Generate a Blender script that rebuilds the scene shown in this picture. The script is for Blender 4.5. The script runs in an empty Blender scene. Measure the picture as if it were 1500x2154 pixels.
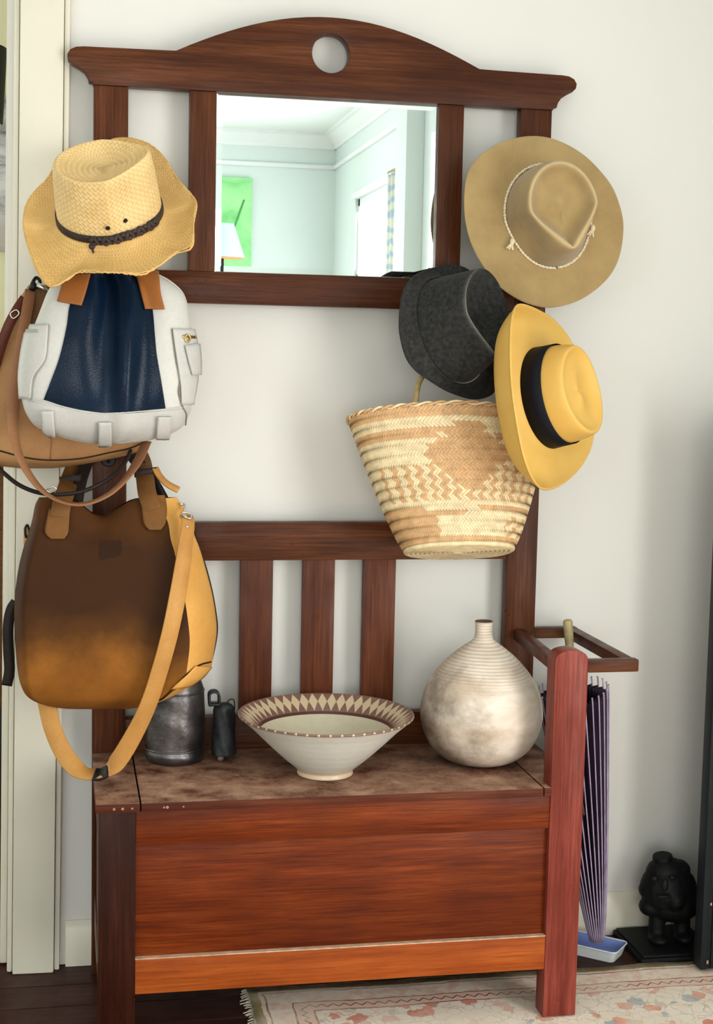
import bpy, bmesh, math, random
import numpy as np
from mathutils import Vector as V, Matrix

random.seed(7)
PI = math.pi
sc = bpy.context.scene
COL = sc.collection

# ------------------------------------------------------------------ camera
FPX = 3109.96
YAW, PITCH, ROLL = math.radians(11.2647), math.radians(-5.9451), math.radians(1.2082)
CP = V((-.5441, -3.1074, 1.3303))
FW = V((math.sin(YAW) * math.cos(PITCH), math.cos(YAW) * math.cos(PITCH), math.sin(PITCH)))
_r = V((math.cos(YAW), -math.sin(YAW), 0)); _u = _r.cross(FW)
RT = _r * math.cos(ROLL) + _u * math.sin(ROLL)
UP = _u * math.cos(ROLL) - _r * math.sin(ROLL)
cam_d = bpy.data.cameras.new('camera')
cam_d.sensor_fit = 'VERTICAL'; cam_d.sensor_height = 36; cam_d.lens = FPX / 2154 * 36
cam_d.clip_start = .05; cam_d.clip_end = 60
cam = bpy.data.objects.new('camera', cam_d); COL.objects.link(cam)
m3 = Matrix((RT, UP, -FW)).transposed().to_4x4(); m3.translation = CP
cam.matrix_world = m3
sc.camera = cam

# ------------------------------------------------------------------ world, daylight, exposure
w = bpy.data.worlds.new('sky'); sc.world = w; w.use_nodes = True
w.node_tree.nodes['Background'].inputs[0].default_value = (.86, .93, 1, 1)
w.node_tree.nodes['Background'].inputs[1].default_value = 3.0

def area(name, loc, target, sx, sy, power, col):
    d = bpy.data.lights.new(name, 'AREA'); d.shape = 'RECTANGLE'; d.size = sx; d.size_y = sy
    d.energy = power; d.color = col
    o = bpy.data.objects.new(name, d); COL.objects.link(o); o.location = loc
    o.rotation_euler = (V(target) - V(loc)).to_track_quat('-Z', 'Y').to_euler()
    return o
# daylight by openings outside the frame; rear and left are added fill
area('daylight_garden_door', (1.50, -2.55, .98), (0, -2.3, .75), 1.6, 1.75, 66, (1, .97, .92))
area('daylight_far_window', (1.50, -6.03, 1.55), (0, -6.0, 1.3), 1.25, 1.5, 34, (.97, 1, 1))
area('fill_rear', (-1.1, -7.60, 1.35), (-.2, 0, .8), 1.9, 1.8, 68, (1, .98, .94))  # added fill lamp behind the camera, evens out the frontal light
area('fill_left', (-2.75, -4.2, 1.35), (0, -3.2, .8), 1.9, 1.7, 5, (1, .96, .89))  # added fill lamp, lifts the left side of the room
area('daylight_next_room', (-2.75, 1.0, 1.5), (0, 1.0, 1.3), 1.1, 1.5, 20, (1, .98, .84))

vs = sc.view_settings
vs.view_transform = 'Standard'; vs.look = 'None'; vs.gamma = 1; vs.use_curve_mapping = False
vs.exposure = 0.0

# ------------------------------------------------------------------ helpers: points
def rayd(px, py): return FW + RT * ((px - 750) / FPX) - UP * ((py - 1077) / FPX)
def at(px, py, Y=None, Z=None):
    d = rayd(px, py)
    t = (Y - CP.y) / d.y if Y is not None else (Z - CP.z) / d.z
    return CP + d * t
def on_plane(px, py, P0, A):
    d = rayd(px, py); return CP + d * ((P0 - CP).dot(A) / d.dot(A))
def sv(r, u, t): return (RT * r + UP * u - FW * t).normalized()
def catmull(pts, n=8, closed=False):
    pts = [V(p) for p in pts]; out = []; N = len(pts)
    for i in range(N if closed else N - 1):
        if closed: p0, p1, p2, p3 = (pts[(i + k - 1) % N] for k in range(4))
        else:
            p1, p2 = pts[i], pts[i + 1]
            p0 = pts[i - 1] if i else p1 * 2 - p2
            p3 = pts[i + 2] if i + 2 < N else p2 * 2 - p1
        for k in range(n):
            t = k / n
            out.append(.5 * ((2 * p1) + (p2 - p0) * t + (2 * p0 - 5 * p1 + 4 * p2 - p3) * t * t + (3 * p1 - p0 - 3 * p2 + p3) * t ** 3))
    if not closed: out.append(pts[-1])
    return out

# ------------------------------------------------------------------ helpers: objects
ORG = {}
def tag(o, label=None, cat=None, group=None, kind=None):
    if label: o['label'] = label
    if cat: o['category'] = cat
    if group: o['group'] = group
    if kind: o['kind'] = kind
    return o
def thing(name, loc, label, cat, group=None):
    o = bpy.data.objects.new(name, None); COL.objects.link(o)
    o.empty_display_size = .05; o.location = loc; ORG[o.name] = V(loc)
    return tag(o, label, cat, group)
def part(name, geo, mat, parent=None, smooth=40, uv=None, sub=0, solid=0, label=None, soff=-1, wrap=0, attr=None):
    """geo = (world verts, faces[, uvs per vertex]); one mesh object"""
    vs_, fs = geo[0], geo[1]
    org = ORG[parent.name] if parent else V((0, 0, 0))
    me = bpy.data.meshes.new(name)
    me.from_pydata([tuple(V(v) - org) for v in vs_], [], [tuple(f) for f in fs]); me.update()
    uvs = geo[2] if len(geo) > 2 else None
    if uvs:
        l = me.uv_layers.new(name='UVMap')
        vi = np.empty(len(me.loops), np.int32); me.loops.foreach_get('vertex_index', vi)
        U = np.array(uvs, np.float32)[vi]
        if wrap:
            for p in me.polygons:
                sl = slice(p.loop_start, p.loop_start + p.loop_total); c_ = U[sl, 0]
                if c_.max() - c_.min() > wrap / 2: c_[c_ < wrap / 2] += wrap; U[sl, 0] = c_
        l.data.foreach_set('uv', U.ravel())
    if attr:
        at_ = me.attributes.new('wear', 'FLOAT', 'POINT'); at_.data.foreach_set('value', np.array(attr, np.float32))
    if smooth:
        me.polygons.foreach_set('use_smooth', [True] * len(me.polygons))
        if smooth < 180: me.set_sharp_from_angle(angle=math.radians(smooth))
    me.materials.append(mat)
    o = bpy.data.objects.new(name, me); COL.objects.link(o)
    if parent: o.parent = parent
    ORG[o.name] = org
    if solid:
        m = o.modifiers.new('thickness', 'SOLIDIFY'); m.thickness = solid; m.offset = soff
    if sub:
        m = o.modifiers.new('round', 'SUBSURF'); m.levels = sub; m.render_levels = sub
    if label: o['label'] = label
    return o
def struct(name, geo, mat, parent=None, **k):
    o = part(name, geo, mat, parent, **k)
    if not parent: o['kind'] = 'structure'
    return o

# ------------------------------------------------------------------ helpers: shapes
def join(*gs):
    vs_, fs = [], []
    for g in gs:
        b = len(vs_); vs_ += list(g[0]); fs += [tuple(i + b for i in f) for f in g[1]]
    return vs_, fs
def from_bm(bm):
    bm.verts.index_update()
    g = ([v.co.copy() for v in bm.verts], [[v.index for v in f.verts] for f in bm.faces]); bm.free(); return g
def box(x0, x1, y0, y1, z0, z1, bev=.002, seg=2):
    bm = bmesh.new(); bmesh.ops.create_cube(bm, size=1)
    for v in bm.verts: v.co = V(((x0 + x1) / 2 + v.co.x * (x1 - x0), (y0 + y1) / 2 + v.co.y * (y1 - y0), (z0 + z1) / 2 + v.co.z * (z1 - z0)))
    if bev: bmesh.ops.bevel(bm, geom=bm.edges[:], offset=bev, segments=seg, affect='EDGES', profile=.6)
    return from_bm(bm)
def beam(p, q, wv, hv, w_, h_, bev=.002):
    """bar from p to q; wv, hv the cross-section directions"""
    p, q, wv, hv = V(p), V(q), V(wv).normalized(), V(hv).normalized()
    bm = bmesh.new(); vs_ = []
    for e in (p, q):
        for a, b in ((-1, -1), (1, -1), (1, 1), (-1, 1)): vs_.append(bm.verts.new(e + wv * a * w_ / 2 + hv * b * h_ / 2))
    for f in ((0, 1, 2, 3), (7, 6, 5, 4), (0, 4, 5, 1), (1, 5, 6, 2), (2, 6, 7, 3), (3, 7, 4, 0)): bm.faces.new([vs_[i] for i in f])
    bmesh.ops.recalc_face_normals(bm, faces=bm.faces[:])
    if bev: bmesh.ops.bevel(bm, geom=bm.edges[:], offset=bev, segments=2, affect='EDGES', profile=.6)
    return from_bm(bm)
def prism(poly, y0, y1, bev=.002, axis='y'):
    """poly of (a, b) pairs; axis y: (x, z) outline pushed along y"""
    bm = bmesh.new(); n = len(poly)
    mk = (lambda a, b, c: V((a, c, b))) if axis == 'y' else (lambda a, b, c: V((c, a, b))) if axis == 'x' else (lambda a, b, c: V((a, b, c)))
    A = [bm.verts.new(mk(a, b, y0)) for a, b in poly]; B = [bm.verts.new(mk(a, b, y1)) for a, b in poly]
    fa = bm.faces.new(A); fb = bm.faces.new(B[::-1])
    for i in range(n): bm.faces.new((A[i], B[i], B[(i + 1) % n], A[(i + 1) % n]))
    bmesh.ops.recalc_face_normals(bm, faces=bm.faces[:])
    if bev:
        bmesh.ops.bevel(bm, geom=[e for f in (fa, fb) if f.is_valid for e in f.edges], offset=bev, segments=2, affect='EDGES', profile=.6)
    return from_bm(bm)
def grid(fn, nu, nv, closed_u=False, uvf=None):
    """fn(i/nu, j/nv) -> point"""
    vs_, fs, uv = [], [], []
    cu = nu if closed_u else nu + 1
    for j in range(nv + 1):
        for i in range(cu):
            vs_.append(V(fn(i / nu, j / nv))); uv.append(uvf(i / nu, j / nv) if uvf else (i / nu, j / nv))
    for j in range(nv):
        for i in range(nu):
            a, b = j * cu + i, j * cu + (i + 1) % cu
            fs.append((a, b, b + cu, a + cu))
    return vs_, fs, uv
def lathe(prof, c, n=64, axis=V((0, 0, 1)), bump=None, caps=True):
    """prof: (r, h) list along the axis"""
    axis = V(axis).normalized(); e1 = axis.orthogonal().normalized(); e2 = axis.cross(e1)
    if abs(axis.z) > .999: e1, e2 = V((1, 0, 0)), V((0, 1, 0))
    vs_, fs, uv = [], [], []
    for j, (r, h) in enumerate(prof):
        for i in range(n):
            a = 2 * PI * i / n; rr = r * (1 + (bump(a, h) if bump else 0))
            vs_.append(V(c) + e1 * rr * math.cos(a) + e2 * rr * math.sin(a) + axis * h); uv.append((i / n, j / len(prof)))
    for j in range(len(prof) - 1):
        for i in range(n):
            a, b = j * n + i, j * n + (i + 1) % n; fs.append((a, b, b + n, a + n))
    if caps and prof[0][0] > 1e-4: fs.append(tuple(range(n))[::-1])
    if caps and prof[-1][0] > 1e-4: fs.append(tuple(range((len(prof) - 1) * n, len(prof) * n)))
    return vs_, fs, uv
def smooth_prof(pts, n=6):
    return [(max(p.x, 1e-5), p.y) for p in catmull([V((a, b, 0)) for a, b in pts], n)]
def tube(path, r, n=10, closed=False, rf=None):
    path = [V(p) for p in path]; N = len(path); vs_, fs = [], []
    t0 = (path[1] - path[0]).normalized(); nrm = t0.orthogonal().normalized()
    for i, p in enumerate(path):
        t = (path[(i + 1) % N] - path[i - 1]) if closed else (path[min(i + 1, N - 1)] - path[max(i - 1, 0)])
        t.normalize(); nrm = (nrm - t * nrm.dot(t)).normalized(); bn = t.cross(nrm)
        rr = r * (rf(i / (N - 1)) if rf else 1)
        for k in range(n):
            a = 2 * PI * k / n; vs_.append(p + nrm * rr * math.cos(a) + bn * rr * math.sin(a))
    M_ = N if closed else N - 1
    for i in range(M_):
        for k in range(n):
            a, b = i * n + k, i * n + (k + 1) % n; c, d = ((i + 1) % N) * n + k, ((i + 1) % N) * n + (k + 1) % n
            fs.append((a, b, d, c))
    if not closed:
        fs.append(tuple(range(n))[::-1]); fs.append(tuple(range((N - 1) * n, N * n)))
    return vs_, fs
def ribbon(path, width, thick, normal, n=6, wf=None, smooth_path=True):
    """flat strap swept along path; normal = vector or list of vectors facing out of the strap's face"""
    if smooth_path:
        m = len(path); pp = catmull(path, n)
        if isinstance(normal, (list, tuple)): nn = [V(x) for x in catmull([V(a) for a in normal], n)]
        else: nn = [V(normal)] * len(pp)
    else: pp = [V(p) for p in path]; nn = [V(normal)] * len(pp) if not isinstance(normal, (list, tuple)) else [V(a) for a in normal]
    vs_, fs = [], []; N = len(pp)
    cs = [(-1, -.4), (-.93, -1), (.93, -1), (1, -.4), (1, .4), (.93, 1), (-.93, 1), (-1, .4)]; K = len(cs)
    for i, p in enumerate(pp):
        t = (pp[min(i + 1, N - 1)] - pp[max(i - 1, 0)]).normalized()
        wv = t.cross(nn[i]).normalized(); nv = wv.cross(t)
        ww = width * (wf(i / (N - 1)) if wf else 1)
        for a, b in cs: vs_.append(p + wv * a * ww / 2 + nv * b * thick / 2)
    for i in range(N - 1):
        for k in range(K):
            a, b = i * K + k, i * K + (k + 1) % K; fs.append((a, b, b + K, a + K))
    fs.append(tuple(range(K))[::-1]); fs.append(tuple(range((N - 1) * K, N * K)))
    return vs_, fs
def ball(c, rx, ry, rz, n=16, rot=None):
    vs_, fs = [], []; m = n // 2
    for j in range(m + 1):
        b = PI * j / m
        for i in range(n):
            a = 2 * PI * i / n; p = V((rx * math.sin(b) * math.cos(a), ry * math.sin(b) * math.sin(a), rz * math.cos(b)))
            if rot: p = rot @ p
            vs_.append(V(c) + p)
    for j in range(m):
        for i in range(n):
            a, b = j * n + i, j * n + (i + 1) % n; fs.append((a, a + n, b + n, b))
    return vs_, fs

# ------------------------------------------------------------------ materials
def node_mat(name):
    m = bpy.data.materials.new(name); m.use_nodes = True; nt = m.node_tree
    return m, nt, nt.nodes['Principled BSDF']
def nd(nt, typ, **k):
    n = nt.nodes.new('ShaderNode' + typ)
    for a, b in k.items():
        if a in n.inputs.keys() if isinstance(a, str) else False: n.inputs[a].default_value = b
        else: setattr(n, a, b)
    return n
def mth(nt, op, a, b=None, c=None, clamp=False):
    n = nt.nodes.new('ShaderNodeMath'); n.operation = op; n.use_clamp = clamp
    for i, x in enumerate((a, b, c)):
        if x is None: continue
        if hasattr(x, 'is_output'): nt.links.new(x, n.inputs[i])
        else: n.inputs[i].default_value = x
    return n.outputs[0]
def mixc(nt, f, a, b, mode='MIX'):
    n = nt.nodes.new('ShaderNodeMix'); n.data_type = 'RGBA'; n.blend_type = mode
    for s, x in ((n.inputs[0], f), (n.inputs[6], a), (n.inputs[7], b)):
        if hasattr(x, 'is_output'): nt.links.new(x, s)
        elif isinstance(x, (int, float)): s.default_value = x
        else: s.default_value = (*x, 1)
    return n.outputs[2]
def coords(nt, kind='Object', scale=(1, 1, 1)):
    t = nt.nodes.new('ShaderNodeTexCoord'); mp = nt.nodes.new('ShaderNodeMapping'); mp.inputs['Scale'].default_value = scale; mp.inputs['Location'].default_value = (.371, .213, .537)
    nt.links.new(t.outputs[kind], mp.inputs[0]); return mp.outputs[0]
def noise(nt, co, scale, detail=4, rough=.55, dist=0):
    n = nt.nodes.new('ShaderNodeTexNoise'); n.inputs['Scale'].default_value = scale; n.inputs['Detail'].default_value = detail
    n.inputs['Roughness'].default_value = rough; n.inputs['Distortion'].default_value = dist
    nt.links.new(co, n.inputs['Vector']); return n.outputs[0]
def ramp(nt, f, stops, interp='LINEAR'):
    n = nt.nodes.new('ShaderNodeValToRGB'); r = n.color_ramp; r.interpolation = interp
    while len(r.elements) < len(stops): r.elements.new(.5)
    for e, (p, c) in zip(r.elements, stops): e.position = p; e.color = (*c, 1) if len(c) == 3 else c
    nt.links.new(f, n.inputs[0]); return n.outputs[0]
def bump(nt, b, h, strength=.3, dist=.002):
    n = nt.nodes.new('ShaderNodeBump'); n.inputs['Strength'].default_value = strength; n.inputs['Distance'].default_value = dist
    nt.links.new(h, n.inputs['Height']); nt.links.new(n.outputs[0], b.inputs['Normal'])
def plain(name, col, rough=.5, metal=0, spec=.5, var=.0, vscale=20, bscale=0, bstr=.2, bdist=.001, sheen=0, coat=0, col2=None):
    m, nt, b = node_mat(name)
    b.inputs['Base Color'].default_value = (*col, 1); b.inputs['Roughness'].default_value = rough; b.inputs['Metallic'].default_value = metal
    b.inputs['Specular IOR Level'].default_value = spec; b.inputs['Sheen Weight'].default_value = sheen; b.inputs['Coat Weight'].default_value = coat
    co = coords(nt)
    if var or col2:
        f = noise(nt, co, vscale, 5)
        c2 = col2 or tuple(x * (1 - var) for x in col)
        f2 = ramp(nt, f, [(.35, (0, 0, 0)), (.65, (1, 1, 1))])
        nt.links.new(mixc(nt, f2, col, c2), b.inputs['Base Color'])
    if bscale: bump(nt, b, noise(nt, co, bscale, 3), bstr, bdist)
    return m
def wood(name, dark, mid, light, axis='x', rough=.33, dust=None, scale=1.0):
    m, nt, b = node_mat(name)
    s = {'x': (1.6, 22, 22), 'y': (22, 1.6, 22), 'z': (22, 22, 1.6)}[axis]
    co = coords(nt, 'Object', tuple(v * scale for v in s))
    f = noise(nt, co, 1.9, 9, .66, 0)
    c = ramp(nt, f, [(.28, dark), (.5, mid), (.75, light)])
    s2 = {'x': (7, 260, 260), 'y': (260, 7, 260), 'z': (260, 260, 7)}[axis]
    g = noise(nt, coords(nt, 'Object', s2), 1, 5, .7)
    c = mixc(nt, ramp(nt, g, [(.42, (0, 0, 0)), (.66, (.75, .75, .75))]), c, dark)
    blot = noise(nt, coords(nt), 3.5, 3)
    c = mixc(nt, ramp(nt, blot, [(.38, (0, 0, 0)), (.7, (.55, .55, .55))]), c, dark)
    if dust:
        d = noise(nt, coords(nt), 15, 8, .7)
        ge = nt.nodes.new('ShaderNodeNewGeometry'); sp = nt.nodes.new('ShaderNodeSeparateXYZ'); nt.links.new(ge.outputs['Normal'], sp.inputs[0])
        d = mth(nt, 'MULTIPLY', ramp(nt, d, [(.34, (0, 0, 0)), (.66, (.72, .72, .72))]), mth(nt, 'GREATER_THAN', sp.outputs[2], .5))    # dust lies on the top only
        c = mixc(nt, d, c, dust)
    nt.links.new(c, b.inputs['Base Color'])
    nt.links.new(ramp(nt, noise(nt, coords(nt), 14, 4), [(.3, (rough - .06,) * 3), (.7, (rough + .14,) * 3)]), b.inputs['Roughness'])
    b.inputs['Specular IOR Level'].default_value = .12
    bump(nt, b, g, .12, .0006)
    return m

WD = dict(dark=(.034, .0090, .0035), mid=(.100, .030, .0100), light=(.17, .056, .020))
M_wx = wood('mahogany_across', axis='x', **WD); M_wy = wood('mahogany_deep', axis='y', **WD); M_wz = wood('mahogany_upright', axis='z', **WD)
CH = dict(dark=(.055, .0085, .0022), mid=(.170, .028, .0050), light=(.27, .058, .012))
M_cx = wood('chest_mahogany_across', axis='x', **CH); M_cz = wood('chest_mahogany_upright', axis='z', **CH)
M_crail = wood('chest_rail_amber', (.19, .034, .006), (.38, .085, .014), (.50, .13, .026), axis='x')
M_legdark = wood('leg_dark_wood', (.016, .004, .002), (.040, .010, .005), (.075, .020, .010), axis='z')  # much darker wood tones, for the left front leg only
M_legred = wood('arm_post_red', (.10, .018, .010), (.25, .048, .033), (.36, .085, .058), axis='z')
M_seat = wood('seat_worn', (.045, .010, .005), (.115, .028, .011), (.18, .055, .024), axis='x', rough=.5, dust=(.56, .34, .225))
M_raw = plain('raw_worn_lit_edge', (.62, .40, .26), .6, var=.35, vscale=60)
M_wall = plain('wall_paint', (.70, .675, .625), .6, bscale=90, bstr=.05)
M_far = plain('far_wall_paint', (.70, .77, .745), .6)
M_ceil = plain('ceiling_paint', (.80, .82, .81), .7)
M_trim = plain('trim_gloss_paint', (.72, .67, .545), .35, var=.06, vscale=4, bscale=40, bstr=.05)
M_next = plain('next_room_paint', (.80, .77, .52), .6)
M_black = plain('black_iron', (.008, .008, .009), .45, metal=.2, spec=.3)
M_brass = plain('brass', (.55, .40, .16), .3, metal=1)
M_silver = plain('nickel', (.62, .60, .57), .25, metal=1)

# ------------------------------------------------------------------ setting
WY = .062                     # wall face behind the stand
RX, BY, CH_, LX = 1.357, -7.433, 2.9, -2.6
DX = -.657                    # doorway edge
wb = struct('wall_back', box(DX, RX + .12, WY, WY + .12, 0, CH_, 0), M_wall, smooth=0)
struct('wall_over_doorway', box(LX - .12, DX, WY, WY + .12, 2.25, CH_, 0), M_wall, smooth=0)
struct('wall_beside_doorway', box(LX - .12, -1.62, WY, WY + .12, 0, 2.25, 0), M_wall, smooth=0)
# right wall with a garden door opening and the far window seen in the mirror
def wall_with_holes(name, x0, x1, ya, yb, holes, mat):
    """holes: (y0, y1, z0, z1) sorted by y"""
    gs = []; y = ya
    for (h0, h1, z0, z1) in holes:
        gs.append(box(x0, x1, y, h0, 0, CH_, 0))
        if z0 > 0: gs.append(box(x0, x1, h0, h1, 0, z0, 0))
        gs.append(box(x0, x1, h0, h1, z1, CH_, 0)); y = h1
    gs.append(box(x0, x1, y, yb, 0, CH_, 0))
    return struct(name, join(*gs), mat, smooth=0)
FW0, FW1, FZ0, FZ1 = -6.67, -5.39, .8, 2.38
wall_with_holes('wall_right', RX, RX + .12, BY, WY, [(FW0, FW1, FZ0, FZ1), (-3.4, -1.7, .12, 2.25)], M_far)
wall_with_holes('wall_left', LX - .12, LX, BY, WY, [(-5.2, -3.2, .6, 2.4)], M_far)  # opening added for the left fill lamp
wall_with_holes('wall_next_left', LX - .12, LX, WY + .12, 1.9, [(.4, 1.6, .7, 2.3)], M_next)
struct('wall_rear', join(box(LX - .12, -2.1, BY - .12, BY, 0, CH_, 0), box(-.1, RX + .12, BY - .12, BY, 0, CH_, 0), box(-2.1, -.1, BY - .12, BY, 0, .35, 0), box(-2.1, -.1, BY - .12, BY, 2.35, CH_, 0)), M_far, smooth=0)  # opening added for the rear fill lamp
struct('wall_next_far', box(LX - .12, .6, 1.8, 1.92, 0, CH_, 0), M_next, smooth=0)
struct('wall_next_right', box(.5, .62, WY + .12, 1.8, 0, CH_, 0), M_next, smooth=0)
struct('ceiling', box(LX - .12, RX + .12, BY - .12, 1.92, CH_, CH_ + .1, 0), M_ceil, smooth=0)
# cornice and picture rail that the mirror shows
corn = [(0, 0), (.10, 0), (.10, -.015), (.075, -.02), (.05, -.05), (.02, -.075), (.015, -.10), (0, -.10)]
struct('trim_1', prism([(BY + a, CH_ + b) for a, b in corn], LX, RX, 0, 'x'), M_ceil, smooth=30)
struct('trim_2', prism([(RX - a, CH_ + b) for a, b in corn], BY, WY, 0), M_ceil, smooth=30)
struct('trim_3', box(LX, RX, BY, BY + .02, 2.66, 2.69, .004), M_ceil)
struct('trim_4', box(RX - .02, RX, BY, -4.9, 2.66, 2.69, .004), M_ceil)

# window in the right wall (mirror)
wf = thing('window_1', (RX, (FW0 + FW1) / 2, FZ0), None, None); wf['kind'] = 'structure'
for y0, y1, z0, z1 in ((FW0, FW0 + .05, FZ0, FZ1), (FW1 - .05, FW1, FZ0, FZ1), (FW0, FW1, FZ0, FZ0 + .06), (FW0, FW1, FZ1 - .05, FZ1)):
    part('window_frame', box(RX + .02, RX + .07, y0, y1, z0, z1, .003), M_ceil, wf)
part('window_head', box(RX - .025, RX, FW0 - .02, FW1 + .02, FZ1, FZ1 + .035, .004), M_ceil, wf)
m, nt, b = node_mat('window_glass')
tr = nt.nodes.new('ShaderNodeBsdfTransparent'); gl = nt.nodes.new('ShaderNodeBsdfGlossy'); gl.inputs['Roughness'].default_value = .02
mx = nt.nodes.new('ShaderNodeMixShader'); mx.inputs[0].default_value = .06
nt.links.new(tr.outputs[0], mx.inputs[1]); nt.links.new(gl.outputs[0], mx.inputs[2]); nt.links.new(mx.outputs[0], nt.nodes['Material Output'].inputs[0])
M_glass = m
part('pane', box(RX + .043, RX + .047, FW0 + .05, FW1 - .05, FZ0 + .06, FZ1 - .05, 0), M_glass, wf)
# pilaster beside the far window
struct('trim_5', box(RX - .10, RX, -5.02, -4.76, 0, CH_, .004), M_far)

# floor: dark boards
fl = struct('floor', box(LX - .12, RX + .12, BY - .12, 1.92, -.06, -.012, 0), M_black, smooth=0)
M_floor = wood('floor_boards', (.018, .006, .005), (.045, .014, .010), (.085, .028, .018), axis='x', rough=.38, scale=.8)
M_floor_far = plain('floor_far', (.58, .49, .39), .6)  # unseen floor further back, made pale to bounce light up
pw_ = .105; pb = box(-2.0, 2.0, 0, pw_ - .0025, -.014, 0, .0012, 1)
plank_me = None
for k in range(33):
    y0 = -1.62 + k * pw_
    if plank_me is None:
        o = part('plank', box(LX, RX, y0, y0 + pw_ - .0025, -.014, 0, .0012, 1), M_floor, fl); plank_me = o; py0 = y0
    else:
        o = plank_me.copy(); COL.objects.link(o); o.parent = fl; o.location = (0, y0 - py0, 0)
part('bounce_floor', box(LX, RX, BY, -1.623, -.014, 0, 0), M_floor_far, fl, smooth=0)

# skirting and door surround
def skirting(name, x0, x1):
    prof = [(WY, 0), (WY - .014, 0), (WY - .014, .082), (WY - .008, .094), (WY - .004, .100), (WY, .100)]
    return struct(name, prism(prof, x0, x1, 0, 'x'), M_trim, smooth=30)
skirting('baseboard_right', -.54, RX)
lean = Matrix.Rotation(math.radians(.62), 4, 'Y')           # the old door surround is a little out of plumb
def leaned(g, piv=(-.6, 0, 0)):
    P = V(piv); return ([P + lean @ (V(v) - P) for v in g[0]], g[1])
ds = thing('trim_6', (-.6, .03, 0), None, None); ds['kind'] = 'structure'
part('architrave', leaned(box(-.652, -.565, .020, .062, .0, 2.3, .004)), M_trim, ds)
part('inner_bead', leaned(box(-.664, -.653, .034, .10, .0, 2.3, .004)), M_trim, ds)
part('jamb', leaned(box(-.680, -.6655, .075, .182, .004, 2.3, .003)), M_trim, ds)
part('back_band', leaned(box(-.5645, -.553, .034, .062, .0, 2.3, .004)), M_trim, ds)

# dark door standing open at the right
M_navy = plain('dark_navy_paint', (.0115, .0145, .0165), .5, spec=.2, var=.25, vscale=30, bscale=120, bstr=.08)
dr = thing('door_1', (.84, -.19, .012), None, None); dr['kind'] = 'structure'
part('door_leaf', box(.826, 1.32, -.200, -.168, .014, 1.22, .003), M_navy, dr)  # unseen top cut low to keep its shadow off the wall
part('corner_bead', box(.8225, .8385, -.2035, -.165, .014, 1.225, .003), M_navy, dr)
part('bottom_rail', box(.846, 1.31, -.2045, -.2005, .018, .20, .002), M_navy, dr)
part('chip', box(.8385, .842, -.2052, -.2042, .16, .166, .0004), M_raw, dr)
part('chip', box(.836, .840, -.2052, -.2042, .028, .036, .0004), M_raw, dr)

# ------------------------------------------------------------------ rug
m, nt, b = node_mat('faded_rug')
tc = nt.nodes.new('ShaderNodeTexCoord'); sx = nt.nodes.new('ShaderNodeSeparateXYZ'); nt.links.new(tc.outputs['Object'], sx.inputs[0])
X_, Y_ = sx.outputs[0], mth(nt, 'MULTIPLY', sx.outputs[1], -1)         # distance from the left and from the far edge
wob = mth(nt, 'MULTIPLY', mth(nt, 'SUBTRACT', noise(nt, coords(nt), 26, 3), .5), .012)
D = mth(nt, 'ADD', mth(nt, 'MINIMUM', X_, Y_), wob)
L_ = mth(nt, 'MAXIMUM', mth(nt, 'MULTIPLY', mth(nt, 'LESS_THAN', X_, Y_), Y_), mth(nt, 'MULTIPLY', mth(nt, 'GREATER_THAN', X_, Y_), X_))
vo = nt.nodes.new('ShaderNodeTexVoronoi'); vo.inputs['Scale'].default_value = 24
nz = nt.nodes.new('ShaderNodeTexNoise'); nz.inputs['Scale'].default_value = 30; nt.links.new(tc.outputs['Object'], nz.inputs['Vector'])
vm = nt.nodes.new('ShaderNodeVectorMath'); vm.operation = 'MULTIPLY_ADD'; vm.inputs[1].default_value = (.05, .05, 0); nt.links.new(nz.outputs['Color'], vm.inputs[0]); nt.links.new(tc.outputs['Object'], vm.inputs[2])
nt.links.new(vm.outputs[0], vo.inputs['Vector'])
vsep = nt.nodes.new('ShaderNodeSeparateColor'); nt.links.new(vo.outputs['Color'], vsep.inputs[0])
fieldc = ramp(nt, vsep.outputs[0], [(0, (.80, .36, .25)), (.22, (.90, .76, .62)), (.42, (.70, .27, .19)), (.55, (.46, .49, .49)), (.68, (.92, .76, .60)), (.85, (.84, .50, .40))], 'CONSTANT')
petal = mth(nt, 'GREATER_THAN', mth(nt, 'ADD', vo.outputs['Distance'], mth(nt, 'MULTIPLY', noise(nt, coords(nt), 90, 2), .35)), .62)
fieldc = mixc(nt, petal, fieldc, (.92, .80, .66))
vo2 = nt.nodes.new('ShaderNodeTexVoronoi'); vo2.feature = 'DISTANCE_TO_EDGE'; vo2.inputs['Scale'].default_value = 34; nt.links.new(vm.outputs[0], vo2.inputs['Vector'])
fieldc = mixc(nt, mth(nt, 'MULTIPLY', mth(nt, 'LESS_THAN', vo2.outputs['Distance'], .035), .35), fieldc, (.30, .18, .14))
bordc = mixc(nt, ramp(nt, noise(nt, coords(nt), 45, 4), [(.45, (0, 0, 0)), (.6, (1, 1, 1))]), (.90, .77, .62), (.84, .54, .43))
zz = mth(nt, 'PINGPONG', L_, .012)
dz = mth(nt, 'ABSOLUTE', mth(nt, 'SUBTRACT', mth(nt, 'SUBTRACT', mth(nt, 'MINIMUM', X_, Y_), .098), zz))
zig = mth(nt, 'LESS_THAN', dz, .0022)
def band(a, b_): return mth(nt, 'MULTIPLY', mth(nt, 'GREATER_THAN', D, a), mth(nt, 'LESS_THAN', D, b_))
c = mixc(nt, mth(nt, 'GREATER_THAN', D, .125), bordc, fieldc)
c = mixc(nt, band(.088, .122), c, (.84, .55, .42))
c = mixc(nt, zig, c, (.13, .07, .05))
for a_, b__, col in ((.083, .087, (.30, .12, .08)), (.122, .126, (.34, .14, .10)), (.030, .034, (.30, .20, .14)), (0, .022, (.34, .26, .12))):
    c = mixc(nt, band(a_, b__), c, col)
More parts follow.
